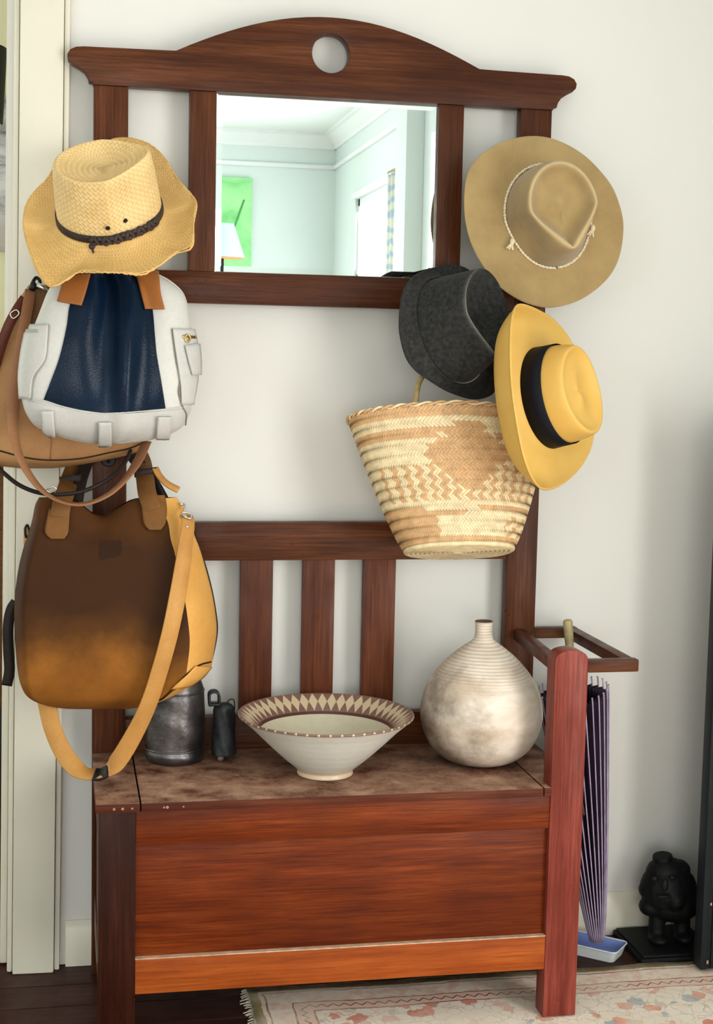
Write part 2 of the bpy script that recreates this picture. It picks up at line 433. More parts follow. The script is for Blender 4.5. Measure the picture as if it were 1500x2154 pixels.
wear = ramp(nt, noise(nt, coords(nt), 7, 6, .65), [(.42, (0, 0, 0)), (.68, (.75, .75, .75))])
c = mixc(nt, wear, c, (.86, .73, .58))
nt.links.new(c, b.inputs['Base Color']); b.inputs['Roughness'].default_value = .95; b.inputs['Specular IOR Level'].default_value = .1
bump(nt, b, noise(nt, coords(nt), 420, 2), .5, .002)
M_rug = m
RUGX, RUGY = -.168, -.135
rug = thing('rug', (RUGX, RUGY, 0), 'faded red and cream patterned wool rug on the dark floor under the hall stand', 'rug')
def rugf(u, v):
    x = RUGX + u * (RX - .03 - RUGX); y = RUGY - v * 1.75
    e = .004 * math.sin(v * 40) * (1 if u < .01 else 0) + .003 * math.sin(u * 55) * (1 if v < .01 else 0)
    return V((x + e, y + (e if v < .01 else 0), .006 + .0012 * math.sin(u * 23 + v * 9)))
part('pile', grid(rugf, 90, 60), M_rug, rug, solid=.0045, soff=1)
M_fr = plain('rug_fringe_wool', (.62, .54, .42), .95)
fr = []
for k in range(220):
    y = RUGY - k * 1.75 / 220; a = random.uniform(-.006, .006); l = random.uniform(.008, .02)
    fr.append(tube([V((RUGX + .003, y, .005)), V((RUGX - l * .5, y + a * .5, .004)), V((RUGX - l, y + a, .0015))], .0012, 4))
o = part('fringe', join(*fr), M_fr, rug); o['kind'] = 'stuff'

# ------------------------------------------------------------------ hall stand
A_, PW = .485, .0694           # back posts: outer half width, width
TH = .032                      # thickness of the back frame
B_, C_ = .2904, .2356          # mirror stiles
ZT, ZM, ZMB, ZR1, ZR2 = 1.868, 1.503, 1.4368, .9778, .896
D_, G_, Q_ = .3623, .4796, .0695
ZS, ZF1, ZF2, ZF3 = .487, .1787, .1089, .4011
hs = thing('hall_stand', (0, -.17, 0), 'tall mahogany hall stand with arched crest, framed mirror and storage bench', 'hall stand')
# crest with the arch and the round hole
half = [(0, 2.031)]
for i in range(1, 13):
    t = i / 12; x = .32 * t
    half.append((x, 1.945 + .086 * (math.cos(t * PI * .5) * .55 + (1 - t * t) * .45)))
half += [(.335, 1.9445), (.42, 1.9435), (.505, 1.9425), (.520, 1.941), (.5315, 1.9355), (.5375, 1.926), (.536, 1.916), (.528, 1.908), (.515, 1.901), (.503, 1.893), (.4965, 1.883), (.494, 1.8735), (.486, 1.8725), (.486, ZT)]
outl = half + [(-x, z) for x, z in half[::-1] if x > 1e-6]
bm = bmesh.new()
hole = [(.0395 * math.cos(2 * PI * k / 48), 1.958 + .0395 * math.sin(2 * PI * k / 48)) for k in range(48)]
y0, y1 = -.004, TH
def loop(pts, y): return [bm.verts.new((a, y, b_)) for a, b_ in pts]
for y in (y0, y1):
    o1 = loop(outl, y); h1 = loop(hole, y)
    es = [bm.edges.new((l[i], l[(i + 1) % len(l)])) for l in (o1, h1) for i in range(len(l))]
    bmesh.ops.triangle_fill(bm, use_beauty=True, edges=es)
    if y == y0: fo, fh = o1, h1
for a_, b_ in ((fo, o1), (fh, h1)):
    for i in range(len(a_)): bm.faces.new((a_[i], a_[(i + 1) % len(a_)], b_[(i + 1) % len(a_)], b_[i]))
bmesh.ops.recalc_face_normals(bm, faces=bm.faces[:])
ed = [e for e in bm.edges if len(e.link_faces) == 2 and abs(e.verts[0].co.y - e.verts[1].co.y) < 1e-6 and abs(e.link_faces[0].normal.dot(e.link_faces[1].normal)) < .3]
bmesh.ops.bevel(bm, geom=ed, offset=.003, segments=2, affect='EDGES', profile=.6)
part('crest', from_bm(bm), M_wx, hs)
for s in (-1, 1):
    a, b_ = sorted((s * A_, s * (A_ - PW)))
    part('back_post', box(a, b_, 0, TH, 0, ZT, .0025), M_wz, hs)
    a, b_ = sorted((s * B_, s * C_))
    part('mirror_stile', box(a, b_, .002, TH, ZM, ZT, .002), M_wz, hs)
part('mirror_rail', box(-(A_ - PW), A_ - PW, .001, TH, ZMB, ZM, .0025), M_wx, hs)
mr = part('lower_rail', box(-(A_ - PW), A_ - PW, .001, TH, ZR2, ZR1, .0025), M_wx, hs)
part('rear_rail', box(-(A_ - PW), A_ - PW, .001, TH, ZS - .06, .557, .0025), M_wx, hs)
for xa, xb in ((-.1735, -.1031), (-.0385, .0317), (.0943, .1668)):
    part('back_slat', box(xa, xb, .007, .025, .55, ZR2 + .004, .002), wood('slat_mahogany', (.05, .014, .007), (.13, .037, .015), (.2, .065, .025), 'z'), hs)
# bevelled mirror
m, nt, b = node_mat('mirror_silver')
b.inputs['Base Color'].default_value = (.86, .91, .89, 1); b.inputs['Metallic'].default_value = 1; b.inputs['Roughness'].default_value = .005
M_mirror = m
x0, x1, z0, z1, bw = -C_, C_, ZM, ZT, .013
def mloop(i, y): return [V((x0 + i, y, z0 + i)), V((x1 - i, y, z0 + i)), V((x1 - i, y, z1 - i)), V((x0 + i, y, z1 - i))]
mv = mloop(0, .0125) + mloop(bw, .0115) + mloop(bw, .0115)
mf = [(8, 9, 10, 11)] + [(i, (i + 1) % 4, 4 + (i + 1) % 4, 4 + i) for i in range(4)]
mg = part('mirror_glass', (mv, mf), M_mirror, hs, smooth=0)
part('mirror_backing', box(x0, x1, .014, .028, z0, z1, 0), M_black, hs, smooth=0)
for px, py in ((413, 590), (433, 590), (413, 620), (433, 620), (640, 1310)):
    p = at(px, py, Y=.001)
    if py < 1000: part('screw_hole', lathe([(1e-5, -.0005), (.0022, -.0005), (.0022, .001)], p, 12, V((0, 1, 0))), M_black, hs)
# box seat
for s in (-1, 1):
    a, b_ = sorted((s * G_, s * (G_ - Q_)))
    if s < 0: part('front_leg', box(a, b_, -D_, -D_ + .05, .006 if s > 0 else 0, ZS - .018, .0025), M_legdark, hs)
    else:
        c_ = (a + b_) / 2; ol = [(a, .0078), (b_, .0078)]
        for k in range(13):
            t = PI * k / 12; ol.append((c_ + .03475 * math.cos(t) ** 1 if abs(math.cos(t)) < .999 else c_ + math.copysign(.03475, math.cos(t)), .740 + .0235 * math.sin(t) ** .8))
        part('arm_post', prism(ol, -D_, -D_ + .05, .003), M_legred, hs)
IN = G_ - Q_
part('front_top_rail', box(-IN, IN, -D_ + .003, -D_ + .028, ZF3, ZS - .018, .0025), M_cx, hs)
part('front_panel', box(-IN, IN, -D_ + .014, -D_ + .026, ZF1 - .01, ZF3 + .01, .001), M_cx, hs)
part('front_bottom_rail', box(-IN, IN, -D_ + .001, -D_ + .028, ZF2, ZF1, .002), M_crail, hs)
part('worn_lit_ledge', box(-IN, IN, -D_ + .0005, -D_ + .0138, ZF1 - .0012, ZF1 + .0012, .0006, 1), M_raw, hs, label='pale worn edge of the bottom rail with painted window light')  # worn ledge, paled by window light put into its colour
for s in (-1, 1):
    xs = sorted((s * (G_ - .004), s * (G_ - .024)))
    part('side_panel', box(xs[0], xs[1], -D_ + .05, 0, .16, ZS - .018, .001), M_wy, hs)
    xs = sorted((s * G_, s * (G_ - .028)))
    part('side_rail', box(xs[0], xs[1], -D_ + .05, 0, ZF2, ZF1, .002), M_wy, hs)
    part('side_rail', box(xs[0], xs[1], -D_ + .05, 0, ZF3, ZS - .018, .002), M_wy, hs)
part('box_back', box(-IN, IN, -.016, -.002, .13, ZS - .02, .001), M_wx, hs)
part('box_floor', box(-IN, IN, -D_ + .03, -.01, .135, .15, .001), M_wx, hs)
# seat: fixed end boards and the lid between them
part('seat_end', box(-G_ - .006, -.4025, -D_ - .006, .0, ZS - .018, ZS, .003), M_seat, hs)
part('seat_lid', box(-.4005, .3935, -D_ - .006, -.001, ZS - .018, ZS, .003), M_seat, hs)
part('seat_end', prism([(.3955, -D_ - .005), (IN - .0005, -D_ - .005), (IN - .0005, -D_ + .0505), (G_ + .004, -D_ + .0505), (G_ + .004, 0), (.3955, 0)], ZS - .018, ZS, .002, 'z'), M_seat, hs)
# arm and the umbrella rails on the right
M_ax = wood('arm_mahogany', (.05, .014, .009), (.12, .034, .018), (.19, .06, .032), 'y')
part('arm_rail', beam((.449, 0, .7275), (.426, -D_ + .05, .7275), (1, 0, 0), (0, 0, 1), .024, .024), M_ax, hs)
part('umbrella_rail', box(A_, .586, .001, .026, .7165, .740, .0025), M_wx, hs)
part('umbrella_rail', box(G_, .587, -D_ + .002, -D_ + .028, .7165, .7415, .0035), M_wx, hs)
part('umbrella_rail', box(.560, .585, -D_ + .028, .001, .7165, .740, .0025), M_ax, hs)
# coat hooks: dark iron
def hook(px, py):
    p = at(px, py, Y=0)
    pth = catmull([p, p + V((0, -.022, -.003)), p + V((0, -.040, .001)), p + V((0, -.049, .015)), p + V((0, -.0475, .026))], 5)
    g = join(tube(pth, .004, 8), ball(pth[-1], .005, .005, .005, 10), lathe([(1e-5, -.004), (.014, -.004), (.016, 0)], p, 20, V((0, 1, 0))))
    part('coat_hook', g, M_black, hs)
for p in ((232, 430), (230, 588), (228, 966), (1125, 470), (1105, 640), (1102, 770)): hook(*p)
# worn screw marks along the seat front
for px in (240, 258, 278, 345, 352, 386):
    p = at(px, 1712 if px < 300 else 1703, Y=-D_ - .006)
    part('worn_mark', lathe([(1e-5, -.0004), (random.uniform(.0016, .003), -.0004), (.001, .001)], V((p.x, -D_ - .0062, ZS - .0095)), 8, V((0, 1, 0))), plain('worn_speck', (.30, .17, .11), .7), hs)


# ------------------------------------------------------------------ materials for the hung things
def weave(name, c1, c2, su, sv_, rough=.6, strength=.7, dist=.0012, spec=.35, trans=0):
    """plaited straw: two crossing waves in the surface's own coordinates"""
    m, nt, b = node_mat(name)
    co = coords(nt, 'UV', (su, sv_, 1)); sx = nt.nodes.new('ShaderNodeSeparateXYZ'); nt.links.new(co, sx.inputs[0])
    p = mth(nt, 'ADD', sx.outputs[0], sx.outputs[1]); q = mth(nt, 'SUBTRACT', sx.outputs[0], sx.outputs[1])
    a = mth(nt, 'ABSOLUTE', mth(nt, 'SINE', mth(nt, 'MULTIPLY', p, PI))); c = mth(nt, 'ABSOLUTE', mth(nt, 'SINE', mth(nt, 'MULTIPLY', q, PI)))
    par = mth(nt, 'PINGPONG', mth(nt, 'ADD', mth(nt, 'FLOOR', p), mth(nt, 'FLOOR', q)), 1)
    h = mth(nt, 'ADD', mth(nt, 'MULTIPLY', par, a), mth(nt, 'MULTIPLY', mth(nt, 'SUBTRACT', 1, par), c))
    col = mixc(nt, mth(nt, 'MULTIPLY', mth(nt, 'SUBTRACT', 1, h), .55), c1, c2)
    col = mixc(nt, ramp(nt, noise(nt, coords(nt), 18, 5), [(.4, (0, 0, 0)), (.7, (.45, .45, .45))]), col, c2)
    nt.links.new(col, b.inputs['Base Color']); b.inputs['Roughness'].default_value = rough; b.inputs['Specular IOR Level'].default_value = spec
    bump(nt, b, h, strength, dist); return m
def felt(name, c1, c2, vs_=14, sheen=.25, worn=(.5, .5, .5)):
    m, nt, b = node_mat(name)
    f = ramp(nt, noise(nt, coords(nt), vs_, 6, .6), [(.38, (0, 0, 0)), (.66, (1, 1, 1))])
    fine = noise(nt, coords(nt), 700, 2)
    c = mixc(nt, f, c1, c2); c = mixc(nt, mth(nt, 'MULTIPLY', fine, .35), c, tuple(x * .55 for x in c2))
    wa = nt.nodes.new('ShaderNodeAttribute'); wa.attribute_name = 'wear'
    c = mixc(nt, mth(nt, 'MULTIPLY', wa.outputs['Fac'], mth(nt, 'ADD', mth(nt, 'MULTIPLY', fine, .9), .25), clamp=True), c, worn)  # pale ridge mixed in: felt wear together with a painted highlight
    nt.links.new(c, b.inputs['Base Color']); b.inputs['Roughness'].default_value = .95; b.inputs['Specular IOR Level'].default_value = .08
    b.inputs['Sheen Weight'].default_value = sheen
    bump(nt, b, fine, .35, .0008); return m
def leather(name, c1, c2, rough=.5, grain=260, gs=.35, vscale=6, spec=.2, lo=.38, hi=.66, coat=0):
    m, nt, b = node_mat(name)
    f = ramp(nt, noise(nt, coords(nt), vscale, 6, .6, .3), [(lo, (0, 0, 0)), (hi, (1, 1, 1))])
    vo = nt.nodes.new('ShaderNodeTexVoronoi'); vo.inputs['Scale'].default_value = grain; nt.links.new(coords(nt), vo.inputs['Vector'])
    c = mixc(nt, f, c1, c2); c = mixc(nt, mth(nt, 'MULTIPLY', noise(nt, coords(nt), 160, 3), .35), c, tuple(x * .6 for x in c2))
    nt.links.new(c, b.inputs['Base Color']); b.inputs['Roughness'].default_value = rough; b.inputs['Specular IOR Level'].default_value = spec
    b.inputs['Coat Weight'].default_value = coat; b.inputs['Coat Roughness'].default_value = .3
    bump(nt, b, vo.outputs['Distance'], gs, .001); return m

# ------------------------------------------------------------------ hats
class Hat:
    """P0: middle of the crown's foot; A: crown axis; F: towards the hat's front; E: (px, py, lift) brim edge"""
    N = 128
    def __init__(s, P0, A, F, E, ra, rb, power=3.0, dip=None):
        s.P0, s.A = V(P0), V(A).normalized(); s.ex = (V(F) - s.A * V(F).dot(s.A)).normalized(); s.ey = s.A.cross(s.ex)
        s.ra, s.rb, s.power, s.dip = ra, rb, power, dip
        pts = []
        for px, py, h in E: 
            p = on_plane(px, py, s.P0 + s.A * h, s.A) - s.P0
            pts.append(V((p.dot(s.ex), p.dot(s.ey), h)))
        dense = catmull(pts, 12, True)
        a = np.array([math.atan2(p.y, p.x) for p in dense]); r = np.array([math.hypot(p.x, p.y) for p in dense]); h = np.array([p.z for p in dense])
        o = np.argsort(a); a, r, h = a[o], r[o], h[o]
        a = np.concatenate((a - 2 * PI, a, a + 2 * PI)); r = np.tile(r, 3); h = np.tile(h, 3)
        s.R = lambda t: float(np.interp(t, a, r)); s.H = lambda t: float(np.interp(t, a, h))
    def w(s, x, y, z): return s.P0 + s.ex * x + s.ey * y + s.A * z
    def base(s, t): return s.ra * s.rb / math.hypot(s.rb * math.cos(t), s.ra * math.sin(t))
    def brim_pt(s, t, k, lift=0):
        rb = s.base(t); r = rb + (s.R(t) - rb) * k
        z = s.H(t) * abs(k) ** s.power + (s.dip(t, k) if s.dip else 0) + .004 * max(0, 1 - k * 8) + lift
        return s.w(r * math.cos(t), r * math.sin(t), z)
    def brim(s, nv=14, wob=None):
        return grid(lambda u, v: s.brim_pt((u - .5) * 2 * PI, v, wob(u, v) if wob else 0), s.N, nv, True, lambda u, v: (u * .56 * 1.6, v * .09))
    def crown(s, h, L, W, taper=.0, dish=.02, dome=.0, q=.55, back=0, dh=0, flat=False, x0=0, dent=0, soft=1, worn=None):
        vs_, uv = [], []; N = s.N; rings = []
        def ridge(t):
            c_, s_ = math.cos(t), math.sin(t)
            f = 1 - taper * max(0, c_) ** 1.3
            return V((x0 + L * c_, W * s_ * f, h + dh * c_ - .006 * s_ * s_))
        def inner(t, k):
            p = ridge(t); cx = V((x0, 0, 0)); x_, y_ = cx.x + (p.x - cx.x) * k, p.y * k
            z = p.z - dish * (1 - k ** (6 if flat else 3.6)) + dome * math.exp(-((x_ - x0 + .018) ** 2 + y_ ** 2) / .0011) * (1 - k ** 4)
            return V((x_, y_, z))
        def wall(t, k):
            p = ridge(t); rb = s.base(t); e = V((rb * math.cos(t), rb * math.sin(t), 0)); f = k ** q
            d = dent * math.sin(PI * k) * max(0, math.cos(t)) * math.sin(t) ** 2 * 4
            return V((p.x + (e.x - p.x) * f, (p.y + (e.y - p.y) * f) * (1 - d), p.z * (1 - k)))
        ks = [('i', k) for k in (.1, .25, .42, .6, .75, .85, .92, .97)] + [('r', 1)] + [('w', k) for k in (.012, .035, .07, .13, .22, .34, .5, .66, .82, 1)]
        P = [[inner(2 * PI * i / N, k) if kd == 'i' else ridge(2 * PI * i / N) if kd == 'r' else wall(2 * PI * i / N, k) for i in range(N)] for kd, k in ks]
        for _ in range(soft):
            Q = [P[0]] + [[P[j][i] * .5 + P[j - 1][i] * .25 + P[j + 1][i] * .25 for i in range(N)] for j in range(1, len(P) - 1)] + [P[-1]]
            P = Q
        s.wear = []; arc = [0] * N; nr = 8
        for j, row in enumerate(P):
            for i in range(N):
                if j: arc[i] += (row[i] - P[j - 1][i]).length
                vs_.append(s.w(*row[i])); uv.append((i / N * .56, arc[i]))
                s.wear.append(math.exp(-((j - nr - .5) / 1.5) ** 2) * (worn(2 * PI * i / N) if worn else 0))
        fs = []; rings = P
        for j in range(len(rings) - 1):
            for i in range(N):
                a, b_ = j * N + i, j * N + (i + 1) % N; fs.append((a, a + N, b_ + N, b_))
        c0 = V((0, 0, 0))
        for p in P[0]: c0 += p / N
        vs_.append(s.w(*c0)); uv.append((0, 0)); s.wear.append(0); k0 = len(vs_) - 1
        for i in range(N): fs.append((i, (i + 1) % N, k0))
        s.wallp = lambda t, k: s.w(*wall(t, k))
        s.cr = wall
        return vs_, fs, uv
    def ring_at(s, z, out, n=96, t0=0, t1=2 * PI, lift=None):
        """closed curve round the crown near its foot at height z"""
        pts = []
        for i in range(n + (0 if t1 - t0 > 6.28 else 1)):
            t = t0 + (t1 - t0) * i / n; zz = z + (lift(t) if lift else 0)
            k = 1.0
            for _ in range(30):
                p = s.cr(t, k)
                if p.z >= zz: break
                k -= .012
            r = V((p.x, p.y, 0)); r = r * (1 + out / max(r.length, 1e-4))
            pts.append(s.w(r.x, r.y, zz))
        return pts
    def band(s, z0, z1, out, n=96):
        a = s.ring_at(z0, out, n); b_ = s.ring_at((z0 + z1) / 2, out * 1.15, n); c = s.ring_at(z1, out, n)
        vs_ = a + b_ + c; fs = []
        for j in range(2):
            for i in range(n): fs.append((j * n + i, j * n + (i + 1) % n, (j + 1) * n + (i + 1) % n, (j + 1) * n + i))
        return vs_, fs

M_straw = weave('cowboy_straw', (.78, .56, .26), (.50, .30, .10), 100, 100, strength=.6)
M_strawb = weave('cowboy_straw_brim', (.74, .47, .17), (.48, .26, .065), 125, 125, strength=.45)
M_band = leather('dark_brown_band', (.030, .022, .022), (.055, .035, .030), .5)

# --- straw cowboy hat
A = sv(-.02, .66, .75); F = sv(.97, .22, 0)
P0 = at(232, 457, Y=-.228)
E = [(265, 290, -.01), (310, 300, .0), (345, 330, .005), (376, 378, .008), (402, 408, .012), (414, 430, .02), (408, 470, .02), (405, 520, .012), (372, 532, .0), (340, 556, -.004), (300, 578, -.004), (255, 574, .004), (215, 573, .006), (165, 574, -.004), (135, 592, -.012), (105, 603, -.016), (80, 575, -.012), (62, 530, -.006), (49, 478, .0), (53, 435, .01), (70, 405, .022), (95, 380, .026), (120, 345, .022), (160, 312, .014), (205, 305, -.004), (240, 293, -.014)]
hat = thing('straw_cowboy_hat', P0, 'pale woven straw cowboy hat with ragged wavy brim hung above the white backpack', 'hat', 'hats on the hall stand')
H = Hat(P0, A, F, E, .100, .084, 1.6, lambda t, k: -.010 * math.sin(k * PI) * (1 if math.sin(t) < 0 else .4))
part('crown', H.crown(.140, .088, .066, .50, .034, .010, .55, dh=.004, dent=.16, soft=7, x0=.004), M_straw, hat, 180, solid=.002, sub=1, wrap=.56)
part('brim', H.brim(14, lambda u, v: (.0012 * math.sin(u * 240) + .002 * math.sin(u * 71)) * max(0, v - .8) * 5), M_strawb, hat, 180, solid=.0025, sub=1, wrap=.896)
part('ragged_edge', tube([H.brim_pt(2 * PI * i / 420, .985, random.uniform(-.0012, .0012)) for i in range(420)], .0022, 5, True, ), M_strawb, hat, 180)
part('hat_band', H.band(.006, .021, .0022), M_band, hat, 180, solid=.0015)
# the braided stretch of the band at the front side
for ph in (0, PI):
    n = 90; ts = [-2.0 + 1.45 * i / n for i in range(n + 1)]
    ctr = H.ring_at(.0135, .006, n, ts[0], ts[-1])
    pts = [c + H.A * .0062 * math.sin(i * .42 + ph) + (c - H.P0).normalized() * .0022 * math.cos(i * .42 * 2 + ph) for i, c in enumerate(ctr)]
    part('braid', tube(pts, .0040, 8), M_band, hat, 180)
c = H.ring_at(.004, .009, 4, -1.99, -1.9)[0]
part('band_knot', join(ball(c, .006, .005, .006, 10), tube([c, c + sv(.3, -1, .4) * .014], .002, 6)), M_band, hat, 180)
for t in (-1.62, -1.25):
    c = H.ring_at(.040, .0045, 2, t, t + .05)[0]; n_ = (c - H.P0); n_ = (n_ - H.A * n_.dot(H.A)).normalized()
    part('eyelet', lathe([(.0016, .0005), (.0022, .0016), (.0042, .0014), (.0044, 0)], c, 14, n_), M_black, hat, 180)

# --- tan felt hat
M_tan = felt('tan_felt', (.42, .29, .128), (.34, .228, .098), worn=(.64, .48, .27)); M_cord = plain('pale_cord', (.72, .60, .40), .9, bscale=300, bstr=.4)
A = sv(.17, .04, .985); F = sv(.18, -1, 0)
P0 = at(1152, 456, Y=-.088)
E = [(975, 430), (979.5, 376), (999, 337), (1044, 304), (1092, 289), (1140, 287.5), (1185, 301), (1230, 328), (1269, 367), (1293, 403), (1309.5, 454), (1311, 496), (1302, 544), (1281, 583), (1245, 616), (1206, 637), (1161, 647.5), (1128, 644.5), (1092, 632), (1050, 604), (1020, 568), (993, 520), (979.5, 475)]
E = [(x, y, .016 * ((x - 1145) / 165) ** 2 - .006) for x, y in E]
hat = thing('felt_hat', P0, 'wide-brimmed tan felt hat with pale cord, topmost on the right post', 'hat', 'hats on the hall stand')
H = Hat(P0, A, F, E, .107, .092, 2.2)
part('crown', H.crown(.118, .087, .068, .86, .050, .030, .42, dh=.004, dent=.14, x0=.004, soft=1, worn=lambda t: .8), M_tan, hat, 180, solid=.003, sub=1, attr=H.wear)  # ridge highlight put into the felt colour all round the crown
part('brim', H.brim(14), M_tan, hat, 180, solid=.003, sub=1)
rg = H.ring_at(.008, .0035, 120)
for ph in (0, PI):
    part('cord', tube([p + H.A * .0018 * math.sin(i * 1.05 * PI / 3 * 2 + ph) + (p - H.P0).normalized() * .0018 * math.cos(i * 1.05 * PI / 3 * 2 + ph) for i, p in enumerate(rg)], .0020, 6, True), M_cord, hat, 180)
for px, py in ((1078, 508), (1247, 480)):
    p = on_plane(px, py, H.P0 + H.A * .014, H.A)
    g = [ball(p, .0055, .0055, .008, 10)]
    for a in (-.5, -.1, .35): g.append(tube([p, p + sv(-.3 + a * .6, -1, .2) * .008, p + sv(-.35 + a, -1, .3) * .020], .0022, 6))
    part('cord_knot', join(*g), M_cord, hat, 180)

# --- dark grey felt hat
M_grey = felt('charcoal_felt', (.018, .018, .017), (.044, .042, .038), 110, .06, worn=(.34, .32, .28))
A = sv(.66, .24, .70); F = sv(.16, -1, .12)
P0 = at(948, 696, Y=-.118)
E = [(838, 672, -.012), (844, 620, -.012), (862, 586, -.010), (900, 566, -.006), (950, 556, -.004), (990, 570, .0), (1020, 610, .006), (1034, 660, .010), (1040, 720, .008), (1044, 780, .002), (1042, 822, -.006), (1020, 838, -.010), (988, 840, -.012), (940, 824, -.014), (900, 800, -.014), (872, 780, -.014), (852, 752, -.014), (840, 708, -.013)]
hat = thing('felt_hat', P0, 'dark charcoal felt hat with a creased crown, beside the mirror corner', 'hat', 'hats on the hall stand')
H = Hat(P0, A, F, E, .114, .100, 1.8, lambda t, k: -.010 * math.sin(k * PI))
part('crown', H.crown(.116, .092, .064, .80, .042, .0, .90, dh=-.004, dent=.06, soft=2, worn=lambda t: max(0, -math.sin(t)) ** .7 * (.35 + .65 * max(0, .6 + .4 * math.cos(t)))), M_grey, hat, 180, solid=.003, sub=1, attr=H.wear)  # worn crease with its sheen painted pale on one side
part('brim', H.brim(14), M_grey, hat, 180, solid=.003, sub=1)

# --- panama
M_pan = weave('panama_straw', (.72, .44, .105), (.62, .35, .070), 300, 300, .5, .18, .0006); M_ribbon = plain('black_ribbon', (.0035, .004, .008), .6, spec=.15, bscale=400, bstr=.3)
A = sv(.74, .13, .62); F = sv(.22, -1, .0)
P0 = at(1143, 838, Y=-.205)
E = [(1092, 640, .030), (1080, 665, .042), (1076, 720, .046), (1078, 800, .046), (1088, 880, .046), (1104, 960, .044), (1124, 1010, .036), (1146, 1030, .022), (1180, 1020, .010), (1216, 988, .004), (1240, 948, .004), (1250, 905, .008), (1252, 850, .012), (1246, 790, .012), (1230, 750, .010), (1206, 726, .008), (1192, 704, .006), (1164, 672, .010), (1124, 648, .018)]
hat = thing('panama_hat', P0, 'golden panama hat with wide black ribbon hanging over the woven basket', 'hat', 'hats on the hall stand')
H_of = lambda t: H.H(t)
H = Hat(P0, A, F, E, .104, .088, 4.5, lambda t, k: -(.006 + .55 * max(0, H_of(t) - .012)) * math.sin(PI * k ** 1.6))
part('crown', H.crown(.100, .085, .066, .05, .016, .004, .34, flat=True, dh=.004, soft=0), M_pan, hat, 180, solid=.002, sub=1, wrap=.56)
part('brim', H.brim(20), M_pan, hat, 180, solid=.0025, sub=1, wrap=.896)
part('rolled_edge', tube([H.brim_pt(2 * PI * i / 200, .99) for i in range(200)], .0024, 6, True), M_pan, hat, 180)
part('ribbon_band', H.band(.003, .052, .0018), M_ribbon, hat, 180, solid=.0012)

# ------------------------------------------------------------------ woven basket
RC = at(948, 884, Y=-.10); BC = at(966, 1153, Y=-.19)           # middle of the mouth, middle of the foot
ax = (RC - BC).normalized(); hb = (RC - BC).length
bx_ = (V((1, 0, -.07)) - ax * V((1, 0, -.07)).dot(ax)).normalized(); by_ = ax.cross(bx_)    # by_ points to the wall
def bw_(v): return .117 + (.219 - .117) * (v ** .82)
def bd_(v): return .075 + .022 * v
def bsurf(t, v, off=0):
    c_, s_ = math.cos(t), math.sin(t); n = 2.2
    x = math.copysign(abs(c_) ** (2 / n), c_) * (bw_(v) + off); y = math.copysign(abs(s_) ** (2 / n), s_) * (bd_(v) + off)
    sag = .012 * max(0, v - .6) * (1 - abs(c_)) * 2
    return BC + ax * (hb * v + sag) + bx_ * x + by_ * y
M_light = plain('palm_strip_pale', (.84, .66, .38), .5, var=.25, vscale=60); M_brown = plain('palm_strip_tan', (.66, .38, .17), .55, var=.25, vscale=60)
bk = thing('woven_basket', BC, 'woven palm basket with pale and tan zigzag pattern hung from the right post', 'basket')
part('body', grid(lambda u, v: bsurf(u * 2 * PI, v, -.002), 96, 24, True), plain('palm_lining', (.62, .43, .22), .7, var=.3, vscale=90), bk, 180, solid=.002)
def pattern(a, v):
    """a: -1..1 across the front, v: 0 mouth .. 1 foot -> True where the strips are tan"""
    if v < .035: return True
    for p, q in ((.06, .085), (.11, .14)):
        if p < v < q: return True
    if .165 < v < .20 and a < -.1: return True
    if .22 < v < .25 and (a < -.25 or a > .3): return True
    hw = float(np.interp(v, [.13, .17, .22, .30, .38, .45, .55, .64], [.08, .15, .20, .40, .44, .30, .18, .0]))
    if .13 < v < .64 and abs(a - .04) < hw: return True
    if .27 < v < .33 and .62 < a < .85: return True
    if .42 < v < .70 and abs(a) < .93: return math.sin(a * 46) > .15
    if .73 < v < .77: return a > .12 or a < -.55
    if .79 < v < .825: return a < .0
    if v > .80: return a < -.42 or (a > .55 and math.sin(a * 30 + v * 60) > .3) or v > .955
    return False
wv = .0049; strips = {True: [], False: []}
circ = 2 * PI * .16
def fpoint(s_, z_, off):
    v = z_ / hb; t = -PI / 2 + s_ / .165
    return bsurf(t, min(max(v, 0), 1), off), t, v
nlim = int(.55 / wv)
for i in range(-nlim, nlim * 2):
    for j in range(-nlim, nlim * 2):
        k = (i - j) % 6
        for d in (0, 1):
            if d == 0 and k != 0: continue
            if d == 1 and k != 5: continue
            pa, qa = (i + .5, j + .5)
            # float spans two cells along p (d=0) or along q (d=1)
            ctr = (i + 1.5, j + .5) if d == 0 else (i + .5, j + 1.5)
            s_, z_ = (ctr[0] + ctr[1]) * wv / 1.4142, (ctr[0] - ctr[1]) * wv / 1.4142 + hb / 2
            if abs(s_) > PI * .165 or not (wv * .8 < z_ < hb - wv * .5): continue
            u_ = (1, 1) if d == 0 else (1, -1); n_ = (1, -1) if d == 0 else (1, 1)
            q = []
            for e, off in ((-1.66, -.0003), (-.8, .0010), (.8, .0010), (1.66, -.0003)):
                for f in (-.45, .45):
                    ds_, dz_ = (u_[0] * e + n_[0] * f) * wv / 1.4142, (u_[1] * e + n_[1] * f) * wv / 1.4142
                    q.append(fpoint(s_ + ds_, z_ + dz_, off)[0])
            t = -PI / 2 + s_ / .165
            strips[bool(pattern(math.cos(t), 1 - z_ / hb)) if math.sin(t) < .3 else (int(z_ / .02) % 2 == 0)].append((q, [(0, 2, 3, 1), (2, 4, 5, 3), (4, 6, 7, 5)]))
for key, mt_, nm in ((True, M_brown, 'tan_strips'), (False, M_light, 'pale_strips')):
    o = part(nm, join(*strips[key]), mt_, bk, 0); o['kind'] = 'stuff'
